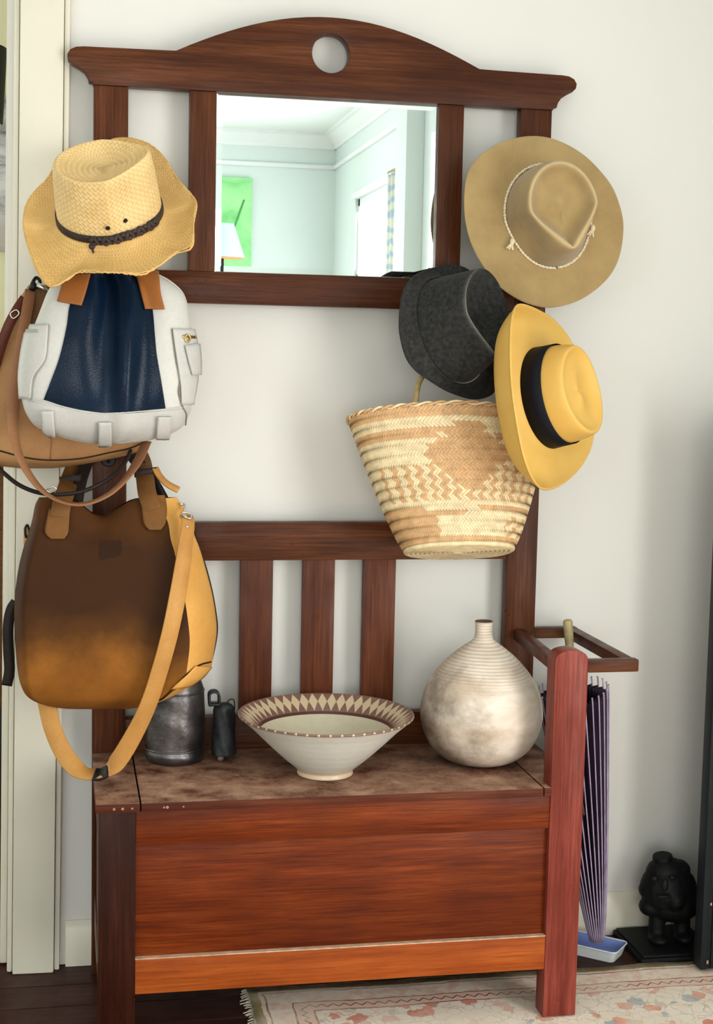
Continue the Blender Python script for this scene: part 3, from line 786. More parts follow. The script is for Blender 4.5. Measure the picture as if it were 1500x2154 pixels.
for ph in (0, PI):
    part('rim_braid', tube([bsurf(2 * PI * i / 300, 1, 0) + ax * .003 * math.sin(i * .5 + ph) + (bsurf(2 * PI * i / 300, 1, .003) - bsurf(2 * PI * i / 300, 1, 0)) * math.cos(i * .5 + ph) for i in range(300)], .0026, 6, True), M_light if ph else M_brown, bk, 180)
part('foot_ring', tube([bsurf(2 * PI * i / 120, .0, -.006) - ax * .004 for i in range(120)], .006, 8, True), M_light, bk, 180)
cs = []
for r in np.arange(.12, .98, .085):
    cs.append(tube([BC - ax * .006 + (bsurf(2 * PI * i / 90, 0, -.006) - BC) * r for i in range(90)], .0046, 6, True))
part('coiled_base', join(*cs), M_light, bk, 180)
M_rope = plain('yellow_rush_handle', (.60, .44, .17), .6, var=.3, vscale=80)
for dy in (-.006, .010):
    pl = at(874, 846, Y=-.125 + dy); ph_ = at(965, 775, Y=-.026); pr = at(1082, 850, Y=-.125 + dy)
    part('handle', tube(catmull([pl - V((0, 0, .03)), pl, pl + (ph_ - pl) * .5 + V((-.03, 0, .02)), ph_, pr + (ph_ - pr) * .5 + V((.03, 0, .02)), pr, pr - V((0, 0, .03))], 8), .0058, 8), M_rope, bk, 180)

# ------------------------------------------------------------------ bags
class Bag:
    """soft bag: outline rows (y, x left, x right, depth of the front) in the plane y = Yc, front pushed out towards the room"""
    def __init__(s, rows, Yc, prof, back=.6):
        s.Yc, s.prof, s.back = Yc, prof, back
        d = catmull([V((r[0], r[1], r[2])) for r in rows], 6); e = catmull([V((r[0], r[3], 0)) for r in rows], 6)
        s.L = [at(p.y, p.x, Y=Yc) for p in d]; s.Rr = [at(p.z, p.x, Y=Yc) for p in d]; s.D = [max(q.y, .0) for q in e]
        zc = np.array([(a.z + b.z) / 2 for a, b in zip(s.L, s.Rr)]); o = np.argsort(zc)
        s.z = zc[o]; s.xl = np.array([p.x for p in s.L])[o]; s.xr = np.array([p.x for p in s.Rr])[o]; s.d = np.array(s.D)[o]
        s.extra = None
    def depth(s, x, z):
        # rows tilt a little in the picture: look the row up at the point's own height
        xl, xr, d = (float(np.interp(z, s.z, a)) for a in (s.xl, s.xr, s.d))
        c = max(-1, min(1, (2 * x - xl - xr) / max(xr - xl, 1e-5)))
        r = d * s.prof(c)
        if s.extra: r += s.extra(c, z)
        return r
    def hit(s, px, py, off=0):
        dd = .03
        for _ in range(12):
            p = at(px, py, Y=s.Yc - dd); dd = .5 * dd + .5 * s.depth(p.x, p.z)
        n = s.normal(p.x, p.z); return p + n * off
    def normal(s, x, z):
        e = .004; gx = (s.depth(x + e, z) - s.depth(x - e, z)) / (2 * e); gz = (s.depth(x, z + e) - s.depth(x, z - e)) / (2 * e)
        gx = max(-4, min(4, gx)); gz = max(-4, min(4, gz))
        return V((-gx, -1, -gz)).normalized()
    def shell(s, n=72):
        vs_, fs = [], []; M_ = len(s.L); per = 2 * n
        for j in range(M_):
            a, b_ = s.L[j], s.Rr[j]
            for k in range(per):
                th = 2 * PI * k / per; c = -math.cos(th)
                p = a + (b_ - a) * ((c + 1) / 2)
                dp = s.depth(p.x, p.z) if th <= PI else -s.back * s.D[j] * (max(0, 1 - c * c)) ** .5
                vs_.append(V((p.x, s.Yc - dp, p.z)))
        for j in range(M_ - 1):
            for k in range(per):
                p, q = j * per + k, j * per + (k + 1) % per; fs.append((p, p + per, q + per, q))
        fs.append(tuple(range(per))); fs.append(tuple(range((M_ - 1) * per, M_ * per))[::-1])
        return vs_, fs
    def patch(s, rows, nu=24, nv=24, off=.0015, sag=None):
        """rows: (y, xl, xr) or (yl, xl, yr, xr) outline of a panel lying on the front"""
        R_ = [(r[0], r[1], r[0], r[2]) if len(r) == 3 else r for r in rows]
        l = catmull([V((r[1], r[0], 0)) for r in R_], 8); rr = catmull([V((r[3], r[2], 0)) for r in R_], 8); nn = len(l) - 1
        def f(u, v):
            k = v * nn; i = min(int(k), nn - 1); t = k - i
            a = l[i].lerp(l[i + 1], t); b_ = rr[i].lerp(rr[i + 1], t); p = a.lerp(b_, u)
            return s.hit(p.x, p.y + (sag(u, v) if sag else 0), off)
        return grid(f, nu, nv)
    def line(s, pts, r=.0012, off=.0012, n=6):
        return tube([s.hit(p.x, p.y, off) for p in catmull([V((a, b_, 0)) for a, b_ in pts], n)], r, 6)
def pillow(n): return lambda c: max(0, 1 - abs(c) ** n) ** (1 / n)

M_white = leather('white_leather', (.62, .60, .555), (.57, .55, .50), .42, 420, .12)
M_offw = leather('grey_white_leather', (.58, .56, .52), (.50, .475, .44), .45, 420, .12)
M_navyl = leather('navy_grained_leather', (.0018, .0080, .0210), (.0032, .0130, .0330), .22, 330, .22, spec=.12, coat=.0)
M_tab = leather('tan_leather_tab', (.36, .125, .030), (.28, .09, .02), .45, 400, .2)
M_bagtan = leather('camel_leather', (.42, .22, .09), (.30, .14, .05), .55, 380, .2)
M_strap = leather('brown_strap_leather', (.33, .155, .07), (.25, .105, .05), .5, 420, .2)
M_dark = leather('dark_strap_leather', (.010, .007, .006), (.020, .012, .009), .55, spec=.2)
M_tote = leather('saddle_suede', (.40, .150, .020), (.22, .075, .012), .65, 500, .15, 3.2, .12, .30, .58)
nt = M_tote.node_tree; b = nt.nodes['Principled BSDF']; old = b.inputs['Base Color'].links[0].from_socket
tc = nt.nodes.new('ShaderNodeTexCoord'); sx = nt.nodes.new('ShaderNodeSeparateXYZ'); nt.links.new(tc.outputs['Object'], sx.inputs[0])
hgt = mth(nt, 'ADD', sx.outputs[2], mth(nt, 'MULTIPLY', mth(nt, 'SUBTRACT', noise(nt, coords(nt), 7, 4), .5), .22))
tote_dark = ramp(nt, mth(nt, 'DIVIDE', hgt, .46), [(.10, (0, 0, 0)), (.34, (.80, .80, .80)), (.48, (.95, .95, .95)), (.75, (.93, .93, .93)), (1, (.70, .70, .70))])
nt.links.new(mixc(nt, tote_dark, old, (.026, .0085, .0026)), b.inputs['Base Color'])       # darker over the middle and top, lighter at the foot
M_toteg = leather('saddle_leather_lit_side', (.74, .40, .11), (.64, .31, .07), .5, 420, .15)  # lighter version of the tote leather, window light put into its colour
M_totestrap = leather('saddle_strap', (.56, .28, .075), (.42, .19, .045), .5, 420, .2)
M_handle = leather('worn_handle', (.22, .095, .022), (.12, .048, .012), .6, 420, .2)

# --- camel shoulder bag, hindmost
sb = thing('shoulder_bag', at(140, 965, Y=-.07), 'camel leather shoulder bag hanging behind the white and navy backpack', 'bag')
B1 = Bag([(600, 60, 130, .012), (640, 34, 200, .03), (700, 4, 260, .045), (780, -34, 290, .055), (860, -60, 308, .06), (920, -62, 314, .055), (950, -56, 285, .05), (968, -40, 215, .04), (980, 0, 150, .02), (985, 40, 110, .004)], -.068, pillow(2.6), .12)
part('body', B1.shell(), M_bagtan, sb, 180)
part('top_flap', B1.patch([(606, 66, 110), (640, 66, 112), (690, 62, 108)], 8, 12, .002), leather('brown_flap', (.16, .075, .03), (.11, .05, .02), .6), sb, 180, solid=.002)
part('bottom_seam', B1.line([(0, 948), (50, 961), (100, 967), (167, 964), (233, 951), (277, 941), (308, 926)], .0016), M_dark, sb, 180)
part('centre_seam', B1.line([(108, 905), (108, 935), (106, 966)], .0009), M_strap, sb, 180)
nY = V((.12, -1, .12))
part('shoulder_strap', ribbon([at(64, 612, Y=-.10), at(52, 680, Y=-.135), at(38, 760, Y=-.145), at(28, 850, Y=-.148), at(30, 920, Y=-.175), at(48, 975, Y=-.20), at(85, 1028, Y=-.222), at(130, 1055, Y=-.23), at(178, 1060, Y=-.23), at(225, 1042, Y=-.225), at(262, 1010, Y=-.20), at(290, 970, Y=-.16), at(308, 930, Y=-.118)], .022, .0035, [V((.3, -1, 0))] * 4 + [V((.7, -1, .1)), V((1, -.8, .5)), V((.6, -.3, 1)), V((.2, -.12, 1)), V((0, -.12, 1)), V((-.4, -.2, 1)), V((-.8, -.5, .6)), V((-.6, -1, .3)), V((-.5, -1, .1))]), M_strap, sb, 180)
part('thin_strap', tube(catmull([at(-14, 972, Y=-.14), at(8, 995, Y=-.16), at(40, 1020, Y=-.18), at(80, 1036, Y=-.20), at(125, 1040, Y=-.21), at(175, 1033, Y=-.205), at(225, 1010, Y=-.19), at(258, 980, Y=-.155), at(275, 948, Y=-.11)], 6), .0042, 8), M_dark, sb, 180)
part('buckle', tube(catmull([at(98, 1030, Y=-.212), at(112, 1024, Y=-.216), at(118, 1030, Y=-.216), at(106, 1036, Y=-.212)], 5, True), .0018, 6, True), M_silver, sb, 180)
part('side_strap', ribbon([at(52, 628, Y=-.105), at(34, 655, Y=-.12), at(16, 690, Y=-.125), at(0, 735, Y=-.12), at(-16, 790, Y=-.11)], .020, .004, V((.2, -1, .1))), leather('red_brown_strap', (.14, .035, .02), (.09, .022, .012), .45), sb, 180)
part('strap_ring', tube(catmull([at(22, 660, Y=-.127), at(34, 652, Y=-.13), at(40, 660, Y=-.13), at(28, 670, Y=-.127)], 5, True), .0016, 6, True), M_silver, sb, 180)
part('clip', join(tube(catmull([at(62, 612, Y=-.09), at(68, 596, Y=-.085), at(76, 584, Y=-.075), at(84, 592, Y=-.08), at(80, 606, Y=-.088)], 5), .0035, 8), ball(at(70, 602, Y=-.09), .007, .006, .010, 10)), M_black, sb, 180)
part('metal_rod', tube([at(78, 598, Y=-.095), at(104, 614, Y=-.09)], .0052, 10), M_silver, sb, 180)

# --- white and navy backpack
bp = thing('backpack', at(215, 930, Y=-.16), 'white leather backpack with navy front panel and tan tabs under the straw hat', 'backpack')
B2 = Bag([(556, 160, 300, .01), (572, 136, 325, .03), (590, 116, 358, .042), (615, 100, 385, .052), (650, 86, 397, .06), (685, 72, 402, .066), (715, 55, 409, .07), (750, 47, 413, .072), (800, 43, 411, .074), (840, 46, 405, .072), (870, 55, 397, .066), (895, 74, 384, .055), (912, 108, 358, .04), (925, 150, 318, .022), (933, 190, 262, .004)], -.186, pillow(2.8), .5)
def fold(c, z):
    z0, z1 = at(200, 590, Y=-.186).z, at(200, 860, Y=-.186).z
    k = max(0, min(1, (z - z1) / (z0 - z1)))
    g = lambda m_, s_: math.exp(-((c - m_) / s_) ** 2)
    return (-.030 * g(-.12 + .10 * (1 - k), .17) * k ** .6 + .014 * g(.16, .10) * math.sin(PI * min(1, k + .2)) - .016 * g(.42, .15) * (.25 + .75 * k))
B2.extra = fold
part('body', B2.shell(), M_white, bp, 180)
part('navy_panel', B2.patch([(575, 178, 575, 292), (600, 162, 600, 312), (643, 147, 653, 322), (690, 140, 700, 326), (753, 125, 745, 330), (800, 108, 800, 339), (842, 92, 860, 348)], 40, 40, .0022, lambda u, v: 17 * math.sin(PI * u) * max(0, v - .75) * 4), M_navyl, bp, 180, label='glossy navy leather front panel')
part('bottom_panel', B2.patch([(843, 60, 858, 402), (863, 60, 872, 396), (884, 72, 888, 388), (903, 98, 903, 374), (918, 140, 916, 335), (930, 185, 928, 275)], 40, 14, .0016, lambda u, v: 17 * math.sin(PI * min(1, u * 1.0)) * (1 - v)), M_offw, bp, 180)
part('panel_seam', B2.line([(64, 842), (92, 842), (130, 854), (175, 865), (217, 869), (280, 866), (348, 860), (385, 856)], .0012, .002), M_white, bp, 180)
part('side_pocket', B2.patch([(686, 60, 683, 104), (720, 53, 720, 101), (757, 47, 757, 96), (793, 44, 793, 73), (838, 46, 838, 67)], 14, 24, .0035), M_offw, bp, 180, solid=.003)
part('side_pocket', B2.patch([(692, 361, 694, 404), (730, 366, 730, 411), (790, 375, 790, 411), (815, 378, 815, 408), (850, 379, 850, 402)], 14, 24, .0035), M_offw, bp, 180, solid=.003)
part('pocket_edge', B2.line([(361, 692), (366, 730), (371, 765), (378, 795), (375, 825), (383, 855), (390, 870), (388, 892)], .0013, .003), plain('pocket_stitch', (.22, .19, .17), .7), bp, 180)
part('pocket_edge', B2.line([(104, 684), (101, 722), (96, 757), (78, 785), (70, 808), (67, 840)], .0013, .003), plain('pocket_stitch_left', (.30, .28, .24), .7), bp, 180)
part('zipper', B2.patch([(697, 62, 697, 84), (702, 60, 702, 84)], 8, 3, .006), plain('zip_tape', (.34, .33, .30), .5, bscale=900, bstr=.5), bp, 180, solid=.002)
z_ = part('zipper', B2.patch([(706, 380, 708, 405), (712, 380, 714, 407)], 8, 3, .006), M_brass, bp, 180, solid=.002)
part('zip_ring', tube(catmull([B2.hit(384, 712, .008), B2.hit(388, 706, .010), B2.hit(393, 713, .010), B2.hit(388, 721, .009)], 6, True), .0017, 8, True), M_brass, bp, 180)
part('zip_pull', B2.patch([(728, 383, 724, 409), (760, 390, 756, 412), (789, 397, 788, 412)], 6, 8, .009), M_offw, bp, 180, solid=.003)
for q in ([(583, 138, 578, 190), (612, 130, 612, 182), (636, 123, 645, 172)], [(578, 283, 573, 329), (615, 292, 612, 337), (652, 302, 652, 346)]):
    t_ = part('leather_tab', B2.patch(q, 10, 14, .0045), M_tab, bp, 180, solid=.004, label='tan leather tab')
for (xa, xb, ya, yb, tl) in ((90, 114, 862, 912, 4), (207, 236, 885, 932, 0), (331, 358, 874, 917, -4)):
    part('base_loop', B2.patch([(ya, xa, ya, xb), ((ya + yb) / 2, xa + tl / 2, (ya + yb) / 2, xb + tl / 2), (yb, xa + tl, yb, xb + tl)], 6, 10, .0055), M_offw, bp, 180, solid=.004)
part('grab_handle', ribbon([at(160, 590, Y=-.215), at(175, 555, Y=-.16), at(230, 540, Y=-.028), at(290, 552, Y=-.16), at(310, 585, Y=-.215)], .02, .004, [V((0, -1, .3)), V((0, -.6, .8)), V((0, 0, 1)), V((0, -.6, .8)), V((0, -1, .3))]), M_tab, bp, 180)

# --- saddle tan tote
tt = thing('tote_bag', at(230, 1490, Y=-.185), 'saddle tan leather tote with long shoulder strap hanging lowest on the left post', 'bag')
def tprof(c):
    # flat front turned a little to the left, deep side on the right
    if c < -.86: return .62 * math.sqrt(max(0, 1 - ((-.86 - c) / .14) ** 2))
    if c < .66: return .62 + .38 * (c + .86) / 1.52
    k = (c - .66) / .34
    return max(0, 1 - k ** 1.5) ** .8
B3 = Bag([(1046, 82, 372, .028), (1062, 74, 382, .04), (1092, 68, 402, .055), (1124, 59, 409, .07), (1150, 50, 419, .08), (1190, 40, 431, .092), (1244, 32, 445, .105), (1290, 30, 453, .112), (1330, 31, 456, .116), (1375, 34, 450, .116), (1410, 38, 441, .11), (1435, 44, 412, .10), (1456, 56, 380, .086), (1472, 84, 345, .062), (1484, 130, 298, .035), (1490, 185, 250, .006)], -.160, tprof, .10)
def tote_pieces():
    """front (with back) and the right side as separate pieces of the same skin"""
    vs_, fs = B3.shell(80); per = 160; fr_, sd = [], []
    for f in fs:
        if len(f) != 4: fr_.append(f); continue
        k = f[0] % per; th = 2 * PI * (k + .5) / per; c = -math.cos(th)
        (sd if (th < PI and c > .68) else fr_).append(f)
    return (vs_, fr_), (vs_, sd)
def prune(g):
    used = sorted({i for f in g[1] for i in f}); mp_ = {i: n for n, i in enumerate(used)}
    return [g[0][i] for i in used], [tuple(mp_[i] for i in f) for f in g[1]]
# the mouth of the bag dips between the handles
fp, sp = tote_pieces()
def dip_mouth(g):
    out = []
    for v in g[0]:
        px = 750 + FPX * (v - CP).dot(RT) / (v - CP).dot(FW); py = 1077 - FPX * (v - CP).dot(UP) / (v - CP).dot(FW)
        k = math.exp(-((px - 215) / 42) ** 2) * max(0, 1 - (py - 1040) / 110) * .042
        out.append(V((v.x, v.y, v.z - k)))
    return out, g[1]
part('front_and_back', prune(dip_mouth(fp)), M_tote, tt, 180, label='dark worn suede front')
part('side_gusset', prune(dip_mouth(sp)), M_toteg, tt, 180, label='tan leather side brightened by painted window light')
part('side_seam', tube(catmull([at(x, y, Y=-.162) for x, y in ((404, 1090), (411, 1124), (432, 1190), (446, 1244), (454, 1290), (457, 1323), (452, 1360), (440, 1410))], 5), .0018, 6), M_dark, tt, 180)
part('bottom_fold', B3.line([(442, 1392), (420, 1398), (398, 1412), (372, 1440), (345, 1466), (333, 1472)], .0016, .002), M_dark, tt, 180)
part('corner_patch', B3.patch([(1400, 408, 1402, 442), (1425, 385, 1422, 425), (1448, 360, 1440, 400)], 8, 10, .003), M_toteg, tt, 180, solid=.002)
for rows in ([(1072, 104, 1070, 147), (1100, 98, 1100, 146), (1122, 96, 1122, 144), (1135, 108, 1135, 136)], [(1041, 297, 1041, 343), (1075, 299, 1075, 348), (1103, 303, 1103, 348), (1117, 314, 1117, 338)]):
    hp = part('handle_patch', B3.patch(rows, 10, 14, .004), M_handle, tt, 180, solid=.004)
    xa = rows[1][1]
    y0_ = rows[1][0]
    part('stitching', B3.line([(xa + 6, y0_ - 8), (xa + 7, y0_ + 22), (xa + 38, y0_ + 20), (xa + 40, y0_ - 12), (xa + 6, y0_ - 8)], .0008, .0065), M_dark, hp, 180)
part('embossed_label', B3.patch([(1142, 211, 1137, 254), (1160, 209, 1155, 257), (1178, 210, 1170, 252)], 8, 8, .0012), leather('dark_label', (.034, .012, .004), (.022, .008, .003), .65, spec=.12), tt, 180)
# handles go up over the hook
tn = V((0, -1, .1))
part('handle', ribbon([B3.hit(126, 1090, .006), at(130, 1062, Y=-.195), at(138, 1035, Y=-.165), at(147, 1008, Y=-.085), at(160, 978, Y=-.036), at(182, 940, Y=-.030), at(228, 918, Y=-.026), at(278, 938, Y=-.030), at(298, 968, Y=-.046), at(305, 1005, Y=-.135), at(310, 1040, Y=-.19), B3.hit(322, 1075, .007)], .036, .005, [tn, tn, tn, tn, tn, V((-.5, -.8, .5)), V((0, -.1, 1)), V((.5, -.8, .5)), tn, tn, tn, tn]), M_handle, tt, 180)
part('handle', ribbon([at(160, 1065, Y=-.15), at(165, 1030, Y=-.12), at(176, 990, Y=-.06), at(196, 950, Y=-.03), at(228, 930, Y=-.026), at(262, 945, Y=-.03), at(304, 990, Y=-.075), at(330, 1030, Y=-.125), at(346, 1060, Y=-.15)], .026, .004, [tn, tn, tn, V((-.5, -.8, .5)), V((0, -.1, 1)), V((.5, -.8, .5)), tn, tn, tn]), M_dark, tt, 180)
for (x, y, Yk) in ((305, 994, -.118), (147, 1009, -.095)):
    part('strap_keeper', ribbon([at(x - 21, y + 2, Y=Yk + .004), at(x - 19, y + 2, Y=Yk - .004), at(x, y, Y=Yk - .006), at(x + 21, y - 3, Y=Yk - .004), at(x + 23, y - 3, Y=Yk + .006)], .016, .003, [V((-1, -.3, 0)), V((-.6, -1, 0)), V((0, -1, 0)), V((.6, -1, 0)), V((1, -.3, 0))]), M_dark, tt, 180)
part('strap_tail', ribbon([at(326, 984, Y=-.12), at(336, 1002, Y=-.125), at(352, 1018, Y=-.135), at(376, 1031, Y=-.14)], .016, .004, V((.5, -.8, .6))), M_totestrap, tt, 180)
part('thin_cord', tube(catmull([at(322, 985, Y=-.11), at(332, 1015, Y=-.13), at(346, 1045, Y=-.15)], 5), .002, 6), M_dark, tt, 180)
sp_ = [(390, 1084, -.225), (396, 1098, -.24), (391, 1140, -.257), (384, 1190, -.272), (372, 1262, -.285), (357, 1334, -.291), (337, 1407, -.287), (313, 1480, -.28), (283, 1543, -.27), (250, 1598, -.262), (228, 1619, -.257), (203, 1629, -.25), (172, 1625, -.24), (150, 1606, -.225), (130, 1577, -.208), (110, 1530, -.188), (98, 1478, -.165), (88, 1420, -.14), (78, 1300, -.135), (70, 1180, -.14), (68, 1110, -.145)]
nm_ = [V((.35, -1, 0))] * 8 + [V((.25, -1, .2)), V((.1, -.9, .6)), V((0, -.5, .9)), V((0, -.35, 1)), V((0, -.5, .9)), V((-.1, -.9, .6)), V((-.2, -1, .3))] + [V((-.2, -1, .1))] * 6
part('shoulder_strap', ribbon([at(a, b_, Y=c_) for a, b_, c_ in sp_], .035, .004, nm_, wf=lambda t: .72 + .28 * min(1, t * 5)), M_totestrap, tt, 180, label='long tan shoulder strap')
part('strap_buckle', ribbon([at(198, 1629, Y=-.252), at(212, 1629, Y=-.256), at(228, 1621, Y=-.261)], .034, .005, V((0, -.5, 1))), M_black, tt, 180)
part('strap_clip', join(tube(catmull([B3.hit(375, 1062, .004), B3.hit(380, 1070, .012), at(386, 1082, Y=-.23), at(393, 1088, Y=-.238)], 5), .0028, 8), tube(catmull([at(383, 1078, Y=-.233), at(390, 1088, Y=-.241), at(402, 1090, Y=-.24), at(400, 1080, Y=-.235)], 5, True), .0018, 6, True)), M_silver, tt, 180)
part('strap_rivet', ball(at(394, 1108, Y=-.2485), .003, .002, .003, 10), M_silver, tt, 180)
part('belt_end', ribbon([at(34, 1266, Y=-.15), at(23, 1284, Y=-.152), at(17, 1320, Y=-.154), at(18, 1370, Y=-.154), at(20, 1410, Y=-.153), at(14, 1442, Y=-.152)], .021, .004, V((.1, -1, 0))), M_dark, tt, 180, label='dark brown belt end at the back')
part('side_ring', tube(catmull([at(58, 1105, Y=-.152), at(53, 1112, Y=-.155), at(55, 1130, Y=-.155), at(62, 1122, Y=-.152)], 5, True), .0025, 6, True), M_black, tt, 180)

# ------------------------------------------------------------------ things on the bench
# bowl with a diamond border
BW = V((-.022, -.215, ZS + .0006))
m, nt, b = node_mat('glazed_bowl')
tc = nt.nodes.new('ShaderNodeTexCoord'); sx = nt.nodes.new('ShaderNodeSeparateXYZ'); nt.links.new(tc.outputs['Object'], sx.inputs[0])
ang = mth(nt, 'ARCTAN2', sx.outputs[1], sx.outputs[0]); rad = mth(nt, 'SQRT', mth(nt, 'ADD', mth(nt, 'POWER', sx.outputs[0], 2), mth(nt, 'POWER', sx.outputs[1], 2)))
rr = mth(nt, 'DIVIDE', mth(nt, 'SUBTRACT', rad, .139), .036)                       # 0..1 over the border
cell = mth(nt, 'ABSOLUTE', mth(nt, 'SUBTRACT', mth(nt, 'FRACT', mth(nt, 'MULTIPLY', mth(nt, 'ADD', ang, PI), 50 / (2 * PI))), .5))
dia = mth(nt, 'LESS_THAN', mth(nt, 'ADD', cell, mth(nt, 'MULTIPLY', mth(nt, 'ABSOLUTE', mth(nt, 'SUBTRACT', mth(nt, 'FRACT', mth(nt, 'MULTIPLY', rr, 1.0)), .5)), 1.0)), .50)
vv = noise(nt, coords(nt), 60, 4)
cream = mixc(nt, vv, (.66, .60, .45), (.55, .50, .36)); brown = mixc(nt, vv, (.17, .085, .065), (.24, .13, .10))
c = mixc(nt, dia, brown, (.60, .47, .30))
c = mixc(nt, mth(nt, 'LESS_THAN', rad, .1385), c, (.09, .035, .025))
c = mixc(nt, mth(nt, 'LESS_THAN', rad, .1335), c, cream)
nt.links.new(c, b.inputs['Base Color']); b.inputs['Roughness'].default_value = .3
M_bowlin = m
m, nt, b = node_mat('glazed_bowl_outside')
tc = nt.nodes.new('ShaderNodeTexCoord'); sx = nt.nodes.new('ShaderNodeSeparateXYZ'); nt.links.new(tc.outputs['Object'], sx.inputs[0])
hz = mth(nt, 'ADD', sx.outputs[2], mth(nt, 'MULTIPLY', noise(nt, coords(nt), 30, 3), .006))
c = ramp(nt, mth(nt, 'DIVIDE', hz, .14), [(0, (.62, .47, .31)), (.13, (.60, .46, .31)), (.17, (.56, .545, .47)), (.88, (.60, .585, .52)), (.93, (.36, .25, .13)), (1, (.34, .22, .10))])
c = mixc(nt, mth(nt, 'MULTIPLY', mth(nt, 'GREATER_THAN', noise(nt, coords(nt), 380, 2), .66), .4), c, (.30, .27, .22))
nt.links.new(c, b.inputs['Base Color']); b.inputs['Roughness'].default_value = .32
bump(nt, b, mth(nt, 'SINE', mth(nt, 'MULTIPLY', sx.outputs[2], 420)), .08, .001)
M_bowlout = m
bo = thing('ceramic_bowl', BW, 'wide cream glazed bowl with brown diamond border standing on the bench', 'bowl')
bz = lambda l: [(r, h * .915) for r, h in l]
outp = smooth_prof(bz([(.054, .0), (.057, .003), (.056, .012), (.062, .018), (.086, .040), (.118, .073), (.150, .108), (.170, .127), (.1765, .1325)]), 5)
inp = smooth_prof(bz([(.1765, .1325), (.179, .1355), (.176, .138), (.166, .131), (.150, .117), (.135, .101), (.105, .068), (.070, .036), (.035, .020), (.0001, .017)]), 5)
part('outside', lathe(outp, BW, 96, caps=False), M_bowlout, bo, 180)
part('inside', lathe(inp, BW, 96, caps=False), M_bowlin, bo, 180, label='cream inside with brown and cream diamond border')
part('foot', lathe([(.0001, .001), (.054, .0005), (.054, .001)], BW, 64), M_bowlout, bo, 180)

# gourd vase
VC = V((.319, -.165, ZS + .0006))
m, nt, b = node_mat('gourd_skin')
tc = nt.nodes.new('ShaderNodeTexCoord'); sx = nt.nodes.new('ShaderNodeSeparateXYZ'); nt.links.new(tc.outputs['Object'], sx.inputs[0])
f = ramp(nt, noise(nt, coords(nt, 'Object', (1, 1, 2.2)), 9, 6, .6, .4), [(.36, (0, 0, 0)), (.66, (1, 1, 1))])
c = mixc(nt, f, (.76, .66, .56), (.55, .43, .32))
ringn = mth(nt, 'SINE', mth(nt, 'MULTIPLY', mth(nt, 'ADD', sx.outputs[2], mth(nt, 'MULTIPLY', noise(nt, coords(nt), 12, 2), .004)), 1050))
upz = ramp(nt, mth(nt, 'DIVIDE', sx.outputs[2], .30), [(.52, (0, 0, 0)), (.70, (1, 1, 1))])
hh = mth(nt, 'MULTIPLY', ringn, upz)
c = mixc(nt, mth(nt, 'MULTIPLY', mth(nt, 'GREATER_THAN', hh, .45), .30), c, (.22, .16, .08))
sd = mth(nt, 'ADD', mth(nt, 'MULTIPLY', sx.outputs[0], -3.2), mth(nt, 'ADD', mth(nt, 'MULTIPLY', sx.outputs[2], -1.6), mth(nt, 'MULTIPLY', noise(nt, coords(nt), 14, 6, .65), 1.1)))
st = ramp(nt, sd, [(.42, (0, 0, 0)), (.85, (.85, .85, .85))])        # stain and the left side's shade, painted together into the gourd's colour
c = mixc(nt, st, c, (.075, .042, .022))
nt.links.new(c, b.inputs['Base Color']); b.inputs['Roughness'].default_value = .55; bump(nt, b, hh, .35, .0012)
va = thing('gourd_vase', VC, 'round beige gourd vase with a narrow ribbed neck on the bench', 'vase')
px2 = .000985
vp = [(.0001, .002), (.040, .0), (.075, .010), (.103, .033), (.120, .063), (.1285, .097), (.127, .125), (.118, .158), (.099, .191), (.072, .222), (.043, .246), (.0235, .260), (.0185, .272), (.0178, .288), (.0185, .297), (.0190, .300)]
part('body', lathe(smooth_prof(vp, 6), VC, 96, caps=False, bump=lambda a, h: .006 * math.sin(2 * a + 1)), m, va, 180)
part('mouth', lathe(smooth_prof([(.0190, .300), (.0175, .3015), (.0150, .2985), (.0145, .270), (.0001, .265)], 4), VC, 40, caps=False), plain('gourd_mouth', (.10, .07, .04), .7), va, 180)

# dark dented metal jar and bell
M_pew = plain('dark_beaten_metal', (.16, .145, .145), .36, metal=.85, var=.65, vscale=16, bscale=22, bstr=.55, bdist=.006)
JC = at(367, 1597, Z=ZS); JC.z = ZS + .0006
jar = thing('metal_jar', JC, 'large dark beaten metal jar half hidden below the tan tote', 'jar')
jp = smooth_prof([(.0001, .002), (.050, .0), (.060, .006), (.0625, .016), (.0605, .026), (.0600, .034), (.0615, .060), (.0625, .100), (.0620, .135), (.0600, .146), (.0590, .152), (.0575, .158), (.0525, .170), (.043, .180), (.036, .185)], 5)
part('body', lathe(jp, JC, 64, bump=lambda a, h: .018 * math.sin(3 * a + h * 40) * math.sin(h * 60)), M_pew, jar, 180)
for hh_, r_ in ((.028, .0612), (.148, .0598)):
    part('ridge', tube([JC + V((r_ * math.cos(a), r_ * math.sin(a), hh_)) for a in np.linspace(0, 2 * PI, 60, False)], .0022, 6, True), M_pew, jar, 180)
part('collar', lathe(smooth_prof([(.036, .183), (.038, .188), (.036, .193), (.031, .192), (.031, .183)], 3), JC, 40), M_pew, jar, 180)
M_bell = plain('dull_iron', (.030, .034, .036), .5, metal=.55, var=.5, vscale=40, bscale=70, bstr=.5, bdist=.002)
LC = at(470, 1600, Z=ZS); LC.z = ZS + .0006
bell = thing('iron_bell', LC, 'small dull iron cattle bell with clapper between jar and bowl', 'bell')
part('body', lathe(smooth_prof([(.0215, .014), (.0255, .013), (.0265, .018), (.0245, .050), (.0235, .085), (.0225, .108), (.018, .118), (.008, .123), (.0001, .124)], 5), LC, 40, bump=lambda a, h: -.22 * abs(math.sin(a)) + .03 * math.sin(5 * a + h * 90)), M_bell, bell, 180)
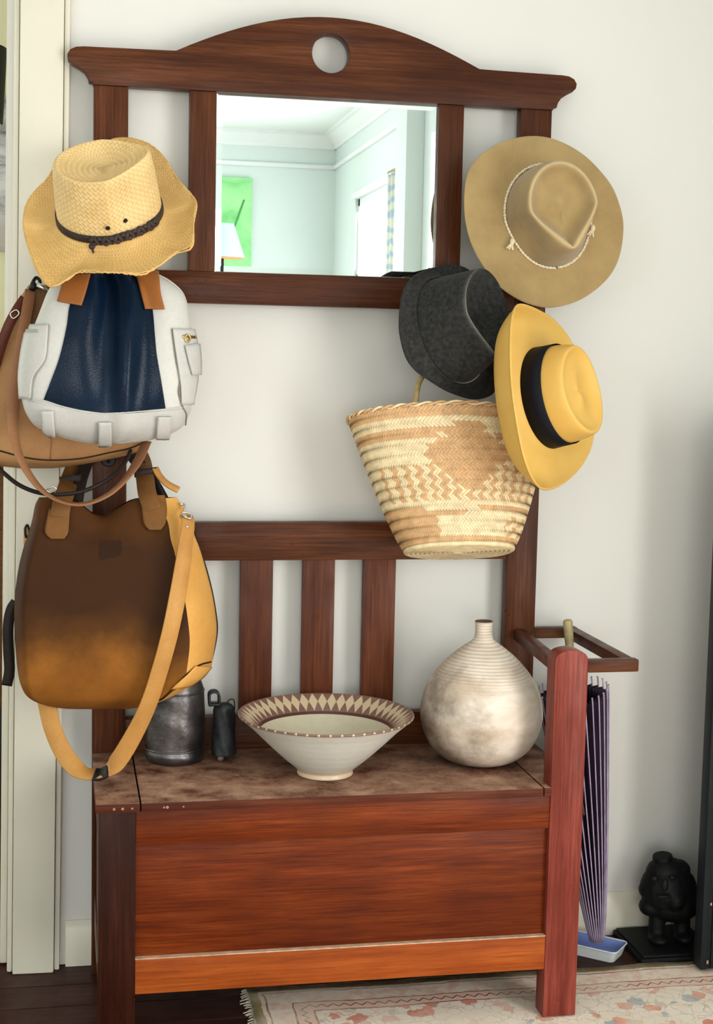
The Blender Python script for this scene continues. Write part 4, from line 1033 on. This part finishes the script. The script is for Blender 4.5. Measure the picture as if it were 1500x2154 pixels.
part('loop', join(ribbon([LC + V((-.030, 0, .118)), LC + V((-.031, 0, .142)), LC + V((-.022, 0, .148)), LC + V((-.012, 0, .142)), LC + V((-.010, 0, .118))], .024, .005, [V((-1, 0, 0)), V((-.8, 0, .6)), V((0, 0, 1)), V((.8, 0, .6)), V((1, 0, 0))]), ribbon([LC + V((-.030, 0, .121)), LC + V((-.010, 0, .121))], .024, .006, V((0, 0, 1)))), M_bell, bell, 180)
part('wire', tube(catmull([LC + V((.004, -.004, .120)), LC + V((.010, -.006, .130)), LC + V((.020, -.004, .129)), LC + V((.022, 0, .108))], 5), .0016, 6), M_bell, bell, 180)
part('clapper', join(tube([LC + V((-.006, -.004, .05)), LC + V((-.007, -.006, .010))], .003, 8), ball(LC + V((-.007, -.006, .0075)), .0072, .0072, .0075, 12)), plain('rusty_clapper', (.20, .12, .10), .7, var=.3), bell, 180)

# ------------------------------------------------------------------ parasol, drip tray, statue
UT, UB = at(1206, 1462, Y=-.12), at(1256, 1976, Y=-.07)
ua = (UT - UB).normalized(); ul = (UT - UB).length; ue = (V((1, 0, 0)) - ua * ua.x).normalized(); uf = ua.cross(ue)
um = thing('paper_parasol', UB, 'folded dark purple paper parasol standing handle up beside the bench', 'umbrella')
M_paper = plain('dark_purple_paper', (.030, .014, .034), .55, var=.4, vscale=20); M_rib = plain('lilac_rib', (.46, .36, .52), .45, var=.3, vscale=30)
NR = 28
def urad(v): return .015 + (.076 - .015) * (v ** .85)
def ucan(u, v):
    k = u * NR; f = abs((k % 1) - .5) * 2
    r = urad(v) * (.70 + .30 * f); a = 2 * PI * u
    return UB + ua * (ul * v) + ue * r * math.cos(a) + uf * r * math.sin(a)
part('canopy', grid(ucan, NR * 4, 16, True), M_paper, um, 0)
for k in range(NR):
    a = 2 * PI * (k + 0) / NR; d = ue * math.cos(a) + uf * math.sin(a)
    e = random.uniform(.010, .020)
    pts = [UB + ua * (ul * v) + d * (urad(v) * 1.0 + .0008) for v in (0, .1, .25, .45, .7, 1)] + [UT + ua * e + d * .0752]
    part('rib', tube(catmull(pts, 3), .0016, 6), M_rib, um, 180)
part('ferrule', lathe(smooth_prof([(.0001, -.004), (.012, -.004), (.0155, .01), (.0165, .04), (.0185, .06)], 4), UB, 24, ua), plain('pale_ferrule', (.55, .47, .55), .6, var=.3, vscale=60), um, 180)
HT = at(1194, 1302, Y=-.115); hd = (HT - UT).normalized(); hl = (HT - UT).length
part('handle', lathe(smooth_prof([(.0001, -.25), (.0085, -.25), (.0090, -.02), (.0092, .045), (.0088, .10), (.0102, hl * .82), (.0104, hl - .012), (.0092, hl - .003), (.0001, hl)], 5), UT, 24, hd), plain('bamboo_handle', (.42, .34, .16), .45, var=.35, vscale=25), um, 180)
for hh_ in (.055, .095, .125):
    part('bamboo_node', tube([UT + hd * hh_ + (ue * math.cos(a) + uf * math.sin(a)) * .0095 for a in np.linspace(0, 2 * PI, 24, False)], .0010, 6, True), plain('bamboo_node', (.30, .23, .10), .5), um, 180)

TR = V((.629, -.040, .0005)); t1, t2 = V((.75, -.66, 0)), V((.66, .75, 0))
tr_ = thing('drip_tray', TR, 'small white and blue metal drip tray on the floor under the parasol', 'tray')
def trayring(x, y, z, r=.012, n=5):
    pts = []
    for cx, cy, a0 in ((x - r, y - r, 0), (-x + r, y - r, PI / 2), (-x + r, -y + r, PI), (x - r, -y + r, 1.5 * PI)):
        for k in range(n): a = a0 + PI / 2 * k / (n - 1); pts.append(TR + t1 * (cx + r * math.cos(a)) + t2 * (cy + r * math.sin(a)) + V((0, 0, z)))
    return pts
def rings(rs, cap0=True, cap1=True):
    vs_ = []; fs = []; n = len(rs[0])
    for r in rs: vs_ += r
    for j in range(len(rs) - 1):
        for i in range(n): fs.append((j * n + i, j * n + (i + 1) % n, (j + 1) * n + (i + 1) % n, (j + 1) * n + i))
    if cap0: fs.append(tuple(range(n))[::-1])
    if cap1: fs.append(tuple(range((len(rs) - 1) * n, len(rs) * n)))
    return vs_, fs
part('outer_side', rings([trayring(.067, .034, .0), trayring(.075, .040, .026)], True, False), plain('tray_white_enamel', (.66, .68, .66), .4), tr_)
part('inside', rings([trayring(.0745, .0395, .0255), trayring(.0665, .0335, .0035)], False, True), plain('tray_blue_enamel', (.22, .30, .62), .35), tr_)
part('rim', tube(trayring(.0753, .0403, .026), .0017, 6, True), plain('tray_rim', (.72, .74, .80), .35), tr_, 180)

# carved black figure on its plinth
M_stone = plain('black_stone', (.0035, .004, .004), .6, spec=.2, var=.3, vscale=20, bscale=60, bstr=.4, bdist=.002)
pl = thing('stone_plinth', V((.79, -.05, 0)), 'low black stone block under the carved figure by the right wall', 'plinth')
part('block', box(.716, .90, -.130, .045, 0, .014, .003), M_stone, pl)
part('top_slab', box(.722, .898, -.126, .04, .0142, .020, .002), M_stone, pl)
SC = V((.79, -.045, .0205))
fg = thing('carved_figure', SC, 'squat black carved stone figure with a flat cap beside the dark door', 'statue')
def sp2(px, py, Y=-.05): return at(px, py, Y=Y)
S_ = [(1402, 1868, .062, .052, .062), (1402, 1835, .048, .042, .036), (1418, 1900, .062, .05, .042), (1362, 1872, .020, .024, .019), (1366, 1906, .024, .026, .022), (1440, 1880, .030, .03, .055), (1428, 1828, .026, .03, .022), (1375, 1855, .022, .03, .022), (1405, 1880, .03, .065, .035)]
gs = [ball(sp2(a, b_), rx, ry, rz, 18) for a, b_, rx, ry, rz in S_]
for px in (1383, 1436):
    p = sp2(px, 1915); gs.append(tube([V((p.x, p.y, SC.z + .008)), V((p.x, p.y, SC.z + .03)), V((p.x, p.y, p.z))], .019, 12)); gs.append(ball(V((p.x - .002, p.y - .014, SC.z + .012)), .022, .030, .012, 14))
o = part('body', join(*gs), M_stone, fg, 180)
r_ = o.modifiers.new('merge', 'REMESH'); r_.mode = 'VOXEL'; r_.voxel_size = .0035; r_.use_smooth_shade = True
q = sp2(1394, 1806)
part('cap', lathe(smooth_prof([(.0001, -.009), (.020, -.009), (.0225, -.004), (.0225, .005), (.019, .009), (.0001, .0095)], 4), q, 28, V((-.15, -.1, 1))), M_stone, fg, 180)
p = sp2(1398, 1862, -.108)
part('nose', ball(p, .009, .009, .016, 12), M_stone, fg, 180)
for s in (-1, 1): part('eye', ball(p + V((s * .021, .006, .014)), .0085, .005, .006, 12), M_stone, fg, 180)
part('mouth', ball(p + V((0, .002, -.027)), .019, .007, .005, 12), M_stone, fg, 180)

# ------------------------------------------------------------------ next room through the doorway
nl = thing('table_lamp', V((-.84, 1.42, 1.034)), 'table lamp with black drum shade seen through the doorway at left', 'lamp')
part('shade', lathe([(.118, 1.0), (.122, 1.005), (.134, 1.215), (.1295, 1.215), (.1175, 1.004)][0:3] , V((-.84, 1.42, 0)) + V((0, 0, .985)), 48), plain('black_shade', (.010, .012, .016), .7), nl, 60)
part('shade_lining', lathe([(.1165, 1.0), (.117, 1.003)], V((-.84, 1.42, .984)), 48), plain('shade_lining', (.8, .82, .85), .6), nl, 60)
part('stem', lathe(smooth_prof([(.0001, 0), (.07, 0), (.07, .02), (.03, .05), (.05, .2), (.06, .4), (.03, .6), (.012, .65), (.012, 1.1)], 4), V((-.84, 1.42, 1.034)), 32), M_black, nl, 180)
lp = thing('landscape_picture', V((-1.1, 1.79, 1.86)), 'grey landscape picture on the wall through the doorway at left', 'picture')
m, nt, b = node_mat('grey_landscape_print')
f = noise(nt, coords(nt, 'Object', (3, 3, 9)), 2.2, 8, .65, .6)
tc = nt.nodes.new('ShaderNodeTexCoord'); sx = nt.nodes.new('ShaderNodeSeparateXYZ'); nt.links.new(tc.outputs['Object'], sx.inputs[0])
c = ramp(nt, f, [(.35, (.22, .22, .24)), (.48, (.55, .55, .60)), (.62, (.80, .81, .86))])
c = mixc(nt, ramp(nt, mth(nt, 'ADD', sx.outputs[2], .5), [(.36, (.7, .7, .7)), (.46, (0, 0, 0))]), c, (.50, .46, .40))
nt.links.new(c, b.inputs['Base Color']); b.inputs['Roughness'].default_value = .6
part('print', box(-1.5, -.697, 1.775, 1.79, 1.645, 2.13, .002), m, lp)
part('backing_frame', box(-1.49, -.705, 1.79, 1.7985, 1.655, 2.12, .001), M_black, lp)
cb = thing('sideboard', V((-1.1, 1.4, 0)), 'brown wooden sideboard on black legs seen through the doorway at left', 'cabinet')
part('carcass', box(-1.7, -.69, 1.2, 1.6, .30, 1.015, .004), wood('sideboard_oak', (.10, .045, .018), (.20, .09, .035), (.30, .15, .06), 'x'), cb)
part('top', box(-1.72, -.68, 1.18, 1.62, 1.0155, 1.03, .003), M_wx, cb)
for x in (-1.66, -.74):
    for y in (1.22, 1.55): part('leg', box(x, x + .03, y, y + .03, 0, .2995, .003), M_black, cb)

# ------------------------------------------------------------------ far room seen in the mirror
gp = thing('green_painting', V((.2, BY + .02, 2.26)), 'bright green abstract painting reflected at the mirror\'s left side', 'painting')
m, nt, b = node_mat('green_canvas')
f = noise(nt, coords(nt, 'Object', (1, 1, 1)), 3.0, 5, .5, 1.2)
nt.links.new(ramp(nt, f, [(.35, (.16, .55, .16)), (.5, (.30, .72, .28)), (.65, (.42, .80, .36))]), b.inputs['Base Color']); b.inputs['Roughness'].default_value = .6
part('canvas', box(-.02, .755, BY + .002, BY + .035, 1.955, 2.572, .003), m, gp)
part('stem_stroke', beam((.70, BY + .0365, 2.42), (.61, BY + .0365, 2.16), (1, 0, 0), (0, 1, 0), .014, .003, .0008), plain('dark_green_paint', (.06, .30, .07), .6), gp)
fl_ = thing('floor_lamp', V((.52, -6.9, 0)), 'floor lamp with pale blue tapered shade reflected in front of the green painting', 'lamp')
LP = V((.50, -6.9, 1.98))
part('shade', lathe([(.150, .0), (.075, .225)], LP, 40)[:2], plain('pale_blue_shade', (.55, .70, .82), .4), fl_, 60)
part('inner_shade', lathe([(.13, -.002), (.147, -.0015), (.147, -.001)], LP, 40), plain('orange_lining', (.80, .36, .04), .5), fl_, 60)
part('pole', lathe([(.11, .0), (.11, .02), (.012, .03), (.010, 1.975)], V((.50, -6.9, 0)), 24), M_black, fl_, 40)
cu = thing('patterned_curtain', V((RX - .05, -5.2, .02)), 'tall pale blue swirl patterned curtain beside the far window in the mirror', 'curtain')
m, nt, b = node_mat('swirl_print_cloth')
wv_ = nt.nodes.new('ShaderNodeTexWave'); wv_.wave_type = 'RINGS'; wv_.inputs['Scale'].default_value = 4; wv_.inputs['Distortion'].default_value = 5; wv_.inputs['Detail'].default_value = 2
nt.links.new(coords(nt), wv_.inputs[0])
nt.links.new(ramp(nt, wv_.outputs[1], [(.2, (.46, .58, .66)), (.5, (.70, .74, .72)), (.8, (.80, .78, .64))]), b.inputs['Base Color']); b.inputs['Roughness'].default_value = .9
part('cloth', grid(lambda u, v: V((RX - .055 + .018 * math.sin(u * 26), -5.385 + u * .36, .03 + v * 2.35)), 60, 4), m, cu, 180, solid=.003)
part('curtain_rod', tube([V((RX - .055, -5.40, 2.40)), V((RX - .055, -5.025, 2.40))], .009, 10), M_brass, cu, 180)
